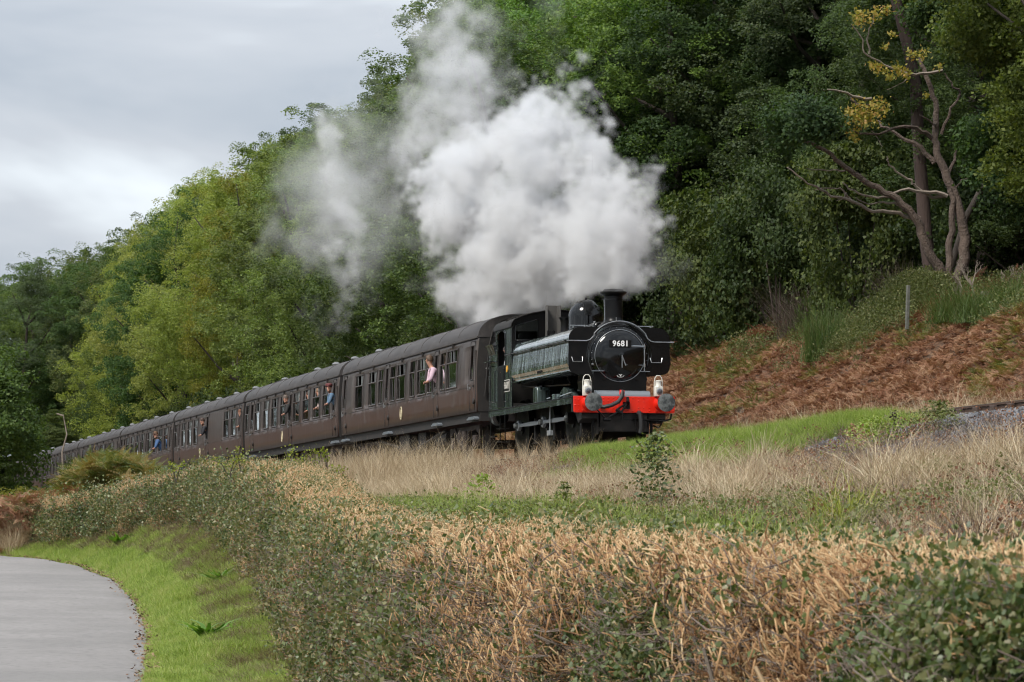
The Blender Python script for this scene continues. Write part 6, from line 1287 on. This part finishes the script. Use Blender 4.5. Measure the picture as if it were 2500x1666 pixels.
hedge_cover('cut_twigs', 17000, 6.0, 23, 0, 1.1, lambda Y, u, d, d2: .08+bare(Y, u, d, d2)*.9, HT, lambda Y, m: rng.uniform(.7, 1.4, m), lambda Y, u, d, d2, m: (d2-.5)*.6+rng.normal(0, .15, m)-.12, 'tan cut twig ends on the face of the near hedge', .0, .35, .55)
hedge_cover('cut_twigs', 32000, 6, 24, .93, 2.05, lambda Y, u, d, d2: .85+0*u, HT, lambda Y, m: rng.uniform(.55, 1.1, m), lambda Y, u, d, d2, m: rng.normal(.18, .2, m), 'tan cut twig ends on the flat top of the near hedge', -.02, .25, .4)
hedge_cover('long_stubs', 5200, 9, 24, .1, .98, lambda Y, u, d, d2: np.clip(bare(Y, u, d, d2)*1.7-.85, 0, 1), HTL, lambda Y, m: rng.uniform(.7, 1.5, m), lambda Y, u, d, d2, m: rng.normal(-.02, .15, m), 'thick upright stubs where the hedge was cut to the wood', .0, .3, 1.6)
hedge_cover('bare_twigs', 6500, 6, 24, 0, .9, lambda Y, u, d, d2: .8+0*u, HB, lambda Y, m: rng.uniform(.7, 1.4, m), lambda Y, u, d, d2, m: rng.normal(0, .2, m), 'thin bare stems criss-crossing the near hedge', .02, .6, .3)
hedge_cover('leaves', 30000, 20, 91, 0, .96, lambda Y, u, d, d2: np.clip(.85-.9*d2, .2, .8), HLM, lambda Y, m: rng.uniform(.9, 1.5, m)*(1+.009*(Y-20)), lambda Y, u, d, d2, m: (d-.5)*1.0+(d2-.5)*.5+rng.normal(.02, .2, m)+.0, 'green leaves on the farther hedge', .0, .5, 0, 1.15)
hedge_cover('cut_twigs', 46000, 20, 91, .0, 1.05, lambda Y, u, d, d2: np.clip(.42+.9*(d2-.4)+.3*(u > .85), .15, 1), HT, lambda Y, m: rng.uniform(.9, 1.5, m)*(1+.008*(Y-20)), lambda Y, u, d, d2, m: (d2-.5)*.8+rng.normal(-.16, .2, m)+.25*(u > .85), 'tan twigs on the face of the farther hedge', .02, .45, .5, 1.1)
hedge_cover('cut_twigs', 34000, 20, 90, .90, 2.05, lambda Y, u, d, d2: .9+0*u, HT, lambda Y, m: rng.uniform(.8, 1.25, m)*(1+.008*(Y-20)), lambda Y, u, d, d2, m: rng.normal(.16, .2, m)+(d2-.5)*.5, 'tan cut twig ends along the top of the farther hedge', -.02, .3, .4, 1.1)
hedge_cover('leaves', 9000, 20, 88, .96, 2.1, lambda Y, u, d, d2: np.clip((d2-.42)*4, .06, .8), HLM, lambda Y, m: rng.uniform(.7, 1.1, m), lambda Y, u, d, d2, m: rng.normal(.15, .2, m), 'patches of green leaves on top of the farther hedge', -.03, .5)
hedge_cover('bare_twigs', 7000, 20, 91, 0, .9, lambda Y, u, d, d2: .8+0*u, HB, lambda Y, m: rng.uniform(1.0, 1.8, m), lambda Y, u, d, d2, m: rng.normal(0, .2, m), 'thin bare stems in the farther hedge', .02, .6, .3)
# a few long thick cut stems that stand out singly at the near gap
for i in range(16):
    yy = random.uniform(10.9, 12.8); uu = random.uniform(.2, .8); x, z = hedge_section(np.array([yy]), np.array([uu])); x, z = float(x[0])-.06, float(z[0]); ln = random.uniform(.14, .30)
    b0 = Vector((x-1.2, yy-10, z+1.5)); tp = b0+Vector((random.uniform(-.10, .02), random.uniform(-.06, .06), ln)); MB().tube([b0-Vector((-.05, 0, .15)), b0.lerp(tp, .5)+Vector((random.uniform(-.015, .015), 0, 0)), tp], [.010, .008, .007], 6).build('cut_stem', m_dead if i % 3 else mat('fresh_wood', (.45, .31, .18), .7), hedge)

# ------------------------------------------------------------------ single plants
def broom(name, px, l, h, w_, n, m, label, cat='shrub', lean=.25, seed=0, wd=.016, fork=True, zoff=-.05):
    x, y = at_l(px, l); e = empty(name, (x, y, float(G(x, y))+zoff)); tag(e, label, cat)
    parts_ = [blades(seed, n, h, wd, w_*.45, lean, .25, 4)]
    if fork: parts_.append(blades(seed+1, n, h*.8, wd*.7, w_*.6, lean*1.5, .3, 3))
    mm = mesh_of('stems', m, *parts_); mk('stems', mm, e); return e
def noinst(m):   # same colours for single plants
    return m
broom('broom_bush', 2008, 10.4, 1.9, 1.1, 420, m_broom, 'bright green upright broom bush on the bracken slope right of the engine', seed=600, lean=.16)
broom('broom_bush', 2060, 11.5, 1.0, .8, 160, m_broom, 'small green broom sprig beside the larger upright broom', seed=603, lean=.2)
broom('broom_bush', 2345, 11.8, 1.1, 1.6, 600, m_broom, 'large tangled green broom at the foot of the forked tree', seed=606, lean=.4)
broom('broom_bush', 2420, 11.6, 1.05, 1.8, 700, m_broom, 'large green broom below the pale dead branches near the right edge', seed=609, lean=.45)
broom('broom_bush', 2500, 11.4, 1.05, 1.6, 500, m_broom, 'green broom cut by the right edge of the view', seed=612, lean=.4)
broom('broom_bush', 2250, 15.5, 1.6, 1.2, 320, m_broom, 'shaded green broom left of the forked tree base', seed=615, lean=.25)
broom('bare_shrub', 1965, 13.6, 1.9, 1.5, 600, m_bare, 'leafless brown twiggy shrub at the edge of the wood', seed=618, lean=.5, wd=.014)
broom('bare_shrub', 2210, 14.8, 1.8, 1.0, 260, m_bare, 'thin brown shrub behind the tall fence post', seed=621, lean=.4, wd=.014)
# pale dead branching stems above the broom
def dead_stem(px, py0, py1, Y, label, seed):
    g_ = random.Random(seed); b = W(px, py0, Y); h = (py0-py1)/FPX*Y; e = tag(empty('dead_branch', tuple(b)), label, 'dead branch'); mb = MB()
    def grow(p, d, ln, r, dep):
        q = p+d*ln; mb.tube([p, p.lerp(q, .5)+Vector((g_.uniform(-.05, .05), 0, g_.uniform(-.03, .03))), q], [r, r*.85, r*.6], 5)
        if dep: 
            for _ in range(3): dd = (d+Vector((g_.uniform(-.8, .8), g_.uniform(-.5, .5), g_.uniform(-.1, .6)))).normalized(); grow(p.lerp(q, g_.uniform(.4, 1)), dd, ln*g_.uniform(.4, .65), r*.6, dep-1)
    grow(Vector((0, 0, -.3)), Vector((g_.uniform(-.3, .3), 0, 1)).normalized(), h*.9, .032, 3); mb.build('stem', m_dead, e)
dead_stem(2385, 735, 640, 88, 'pale dead forked branch left of the short fence post', 1); dead_stem(2440, 730, 655, 88, 'pale dead twigs right of the short fence post', 2); dead_stem(2495, 720, 640, 88, 'pale dead stem at the right edge above the broom', 3); dead_stem(2355, 745, 670, 89, 'small pale dead twig beside the forked tree base', 4)
def post(px, pytop, pybot, Y, r, label, m):
    b = W(px, pybot, Y); h = (pybot-pytop)/FPX*Y; e = MB().box(-r, r, -r, r, -.3, h).build('fence_post', m, None, 30, bevel=.012); e.location = b; e.rotation_euler = (R(1), R(1.5), .3); tag(e, label, 'fence post')
post(2215, 697, 778, 88.5, .045, 'tall thin grey fence post below the wood', mat('post_concrete', (.17, .165, .15), .9, noise=(9, (.09, .10, .08), .2)))
post(2402, 712, 760, 87, .085, 'short square grey fence post among the broom', m_dead)
# plants on the near side
def leafy(px, py_base, Y, h, w_, n, ls, m, name, label, cat='plant', seed=0, zb=None):
    p = W(px, py_base, Y); e = tag(empty(name, tuple(p)), label, cat); g = np.random.default_rng(seed); k = 9; st = blades(seed, k, h, .012, w_*.3, .2, .15, 4)
    t = g.random(n); c = np.c_[g.normal(0, w_*.30, n)*(1.25-t), g.normal(0, w_*.30, n)*(1.25-t), t*h]; q = leaf_quads(c, ls, .9, seed, fold=.08); mk('leaves', mesh_of('leaves', m, st, q), e); return e
leafy(1600, 1290, 37, 1.08, .72, 1000, .055, m_hleaf, 'young_shrub', 'leafy dark green young shrub standing behind the hedge in the middle', seed=700)
leafy(1375, 1275, 40, .5, .5, 180, .06, m_herb, 'nettle', 'small green weed behind the hedge left of the young shrub', seed=701)
leafy(2140, 1125, 46, .62, 1.1, 1500, .045, m_lush, 'mugwort', 'feathery green plant between the grass strip and the grey ballast', seed=702); leafy(2290, 1075, 46, .55, .9, 1100, .045, m_herb, 'mugwort', 'dark green feathery plant in front of the end of the rail', seed=703)
leafy(2180, 1090, 46, .50, .35, 220, .035, m_bare, 'dead_weed', 'dark brown dead weed between the two feathery plants', seed=704)
leafy(1180, 1215, 50, .35, .6, 160, .07, m_lush, 'bramble_sprig', 'bright green leaves just behind the hedge top in the middle', seed=705)
def tussock(px, py, Y, h, w_, n, m, label, seed): p = W(px, py, Y); e = tag(empty('grass_tussock', tuple(p)), label, 'grass tuft'); mk('blades', mesh_of('blades', m, blades(seed, n, h, .014, w_, .55, .55, 5)), e)
m_yg = leaf_mat('sedge', [(.17, .21, .03), (.25, .29, .045), (.33, .33, .09), (.42, .36, .17)], .5, .4, inst=False)
tussock(2045, 1312, 28, .52, .2, 190, m_yg, 'yellow-green grass tussock standing just behind the hedge', 710); 
tussock(2080, 1305, 28.3, .8, .2, 26, m_yg, 'tall thin grass stalks rising behind the tussock', 711)
m_dock = leaf_mat('dock_leaf', [(.07, .15, .022), (.12, .24, .035), (.19, .33, .05)], .4, .35, inst=False)
for i, (px, py, Y, sc_, lb) in enumerate([(505, 1523, 45, 1.0, 'broad-leaved green dock plant in the verge nearest the camera'), (541, 1422, 56, .95, 'broad-leaved dock plant at the foot of the hedge'), (292, 1318, 79, 1.2, 'small dock plant far up the verge by the hedge')]):
    x, y = (px-CX)/FPX*Y, Y; sc_ *= 1.7; e = tag(empty('dock_plant', (x, y, float(G(x, y))+.07)), lb, 'plant'); g_ = random.Random(i)
    mk('leaves', mesh_of('leaves', m_dock, blades(750+i, 34, .20*sc_, .070*sc_, .05, .9, 1.1, 6, .2, .9)), e)
    for k in range(0):
        a = k*2.4; ln = sc_*g_.uniform(.10, .20); el_ = g_.uniform(.35, 1.25); mb = MB(); c0 = Vector((0, 0, .02)); pts_ = []; N_ = 6
        for j in range(N_+1):
            t = j/N_; r_ = ln*t*math.cos(el_*(1-.6*t)); z_ = ln*t*math.sin(el_)*(1-.55*t)+.03; wv = sc_*.052*math.sin(math.pi*min(1, t*.92+.08))**.8+.002
            for q, s_ in enumerate((-1, 0, 1)): pts_.append((r_*math.cos(a)-s_*wv*math.sin(a), r_*math.sin(a)+s_*wv*math.cos(a), z_+(.012 if s_ else 0)+.006*math.sin(j*2)))
        mb.add(pts_, [(j*3+q, j*3+q+1, (j+1)*3+q+1, (j+1)*3+q) for j in range(N_) for q in (0, 1)]); o = mb.build('leaf', None, e, 60); o.data.materials.append(MATS.get('dock_leaf') or mat('dock_leaf', (.085, .19, .025), .4, noise=(14, (.06, .13, .02), .2)))
# sprays of hedge growth against the coaches
gq = np.random.default_rng(9); sp_ = []
for i, (px, py, w_, h_) in enumerate([(590, 1128, 26, 40), (560, 1130, 40, 18), (700, 1122, 24, 34), (735, 1130, 14, 24), (770, 1130, 30, 40), (800, 1120, 20, 30), (430, 1140, 24, 20), (830, 1165, 24, 34)]):
    Y = 62.0; b = W(px, py+14, Y); e = tag(empty('hedge_shoot', tuple(b)), f'thin leafy yellow-green shoot above the hedge against the coaches, {ordn[sorted([590,560,700,735,770,800,430,830]).index(px)]} from the left', 'shoot'); h = h_/FPX*Y*1.3; w0 = w_/FPX*Y; pc = []; mb = MB()
    for k in range(5):
        tx = gq.uniform(-1, 1)*w0; mb.tube([(0, 0, -.2), (tx*.5, 0, h*.5), (tx, gq.uniform(-.1, .1), h*gq.uniform(.7, 1.1))], [.006, .005, .003], 4)
        for q in range(14): t = gq.uniform(.2, 1); pc.append([tx*t+gq.normal(0, .03), gq.normal(0, .05), h*t+gq.normal(0, .03)])
    mb.build('stems', m_bark, e, 0); co, fc, v = leaf_quads(np.array(pc), .05, .4, 800+i); f = mk('leaves', np_mesh('leaves', co, fc, m_yg, {'v': ('POINT', v*.6)}), e)
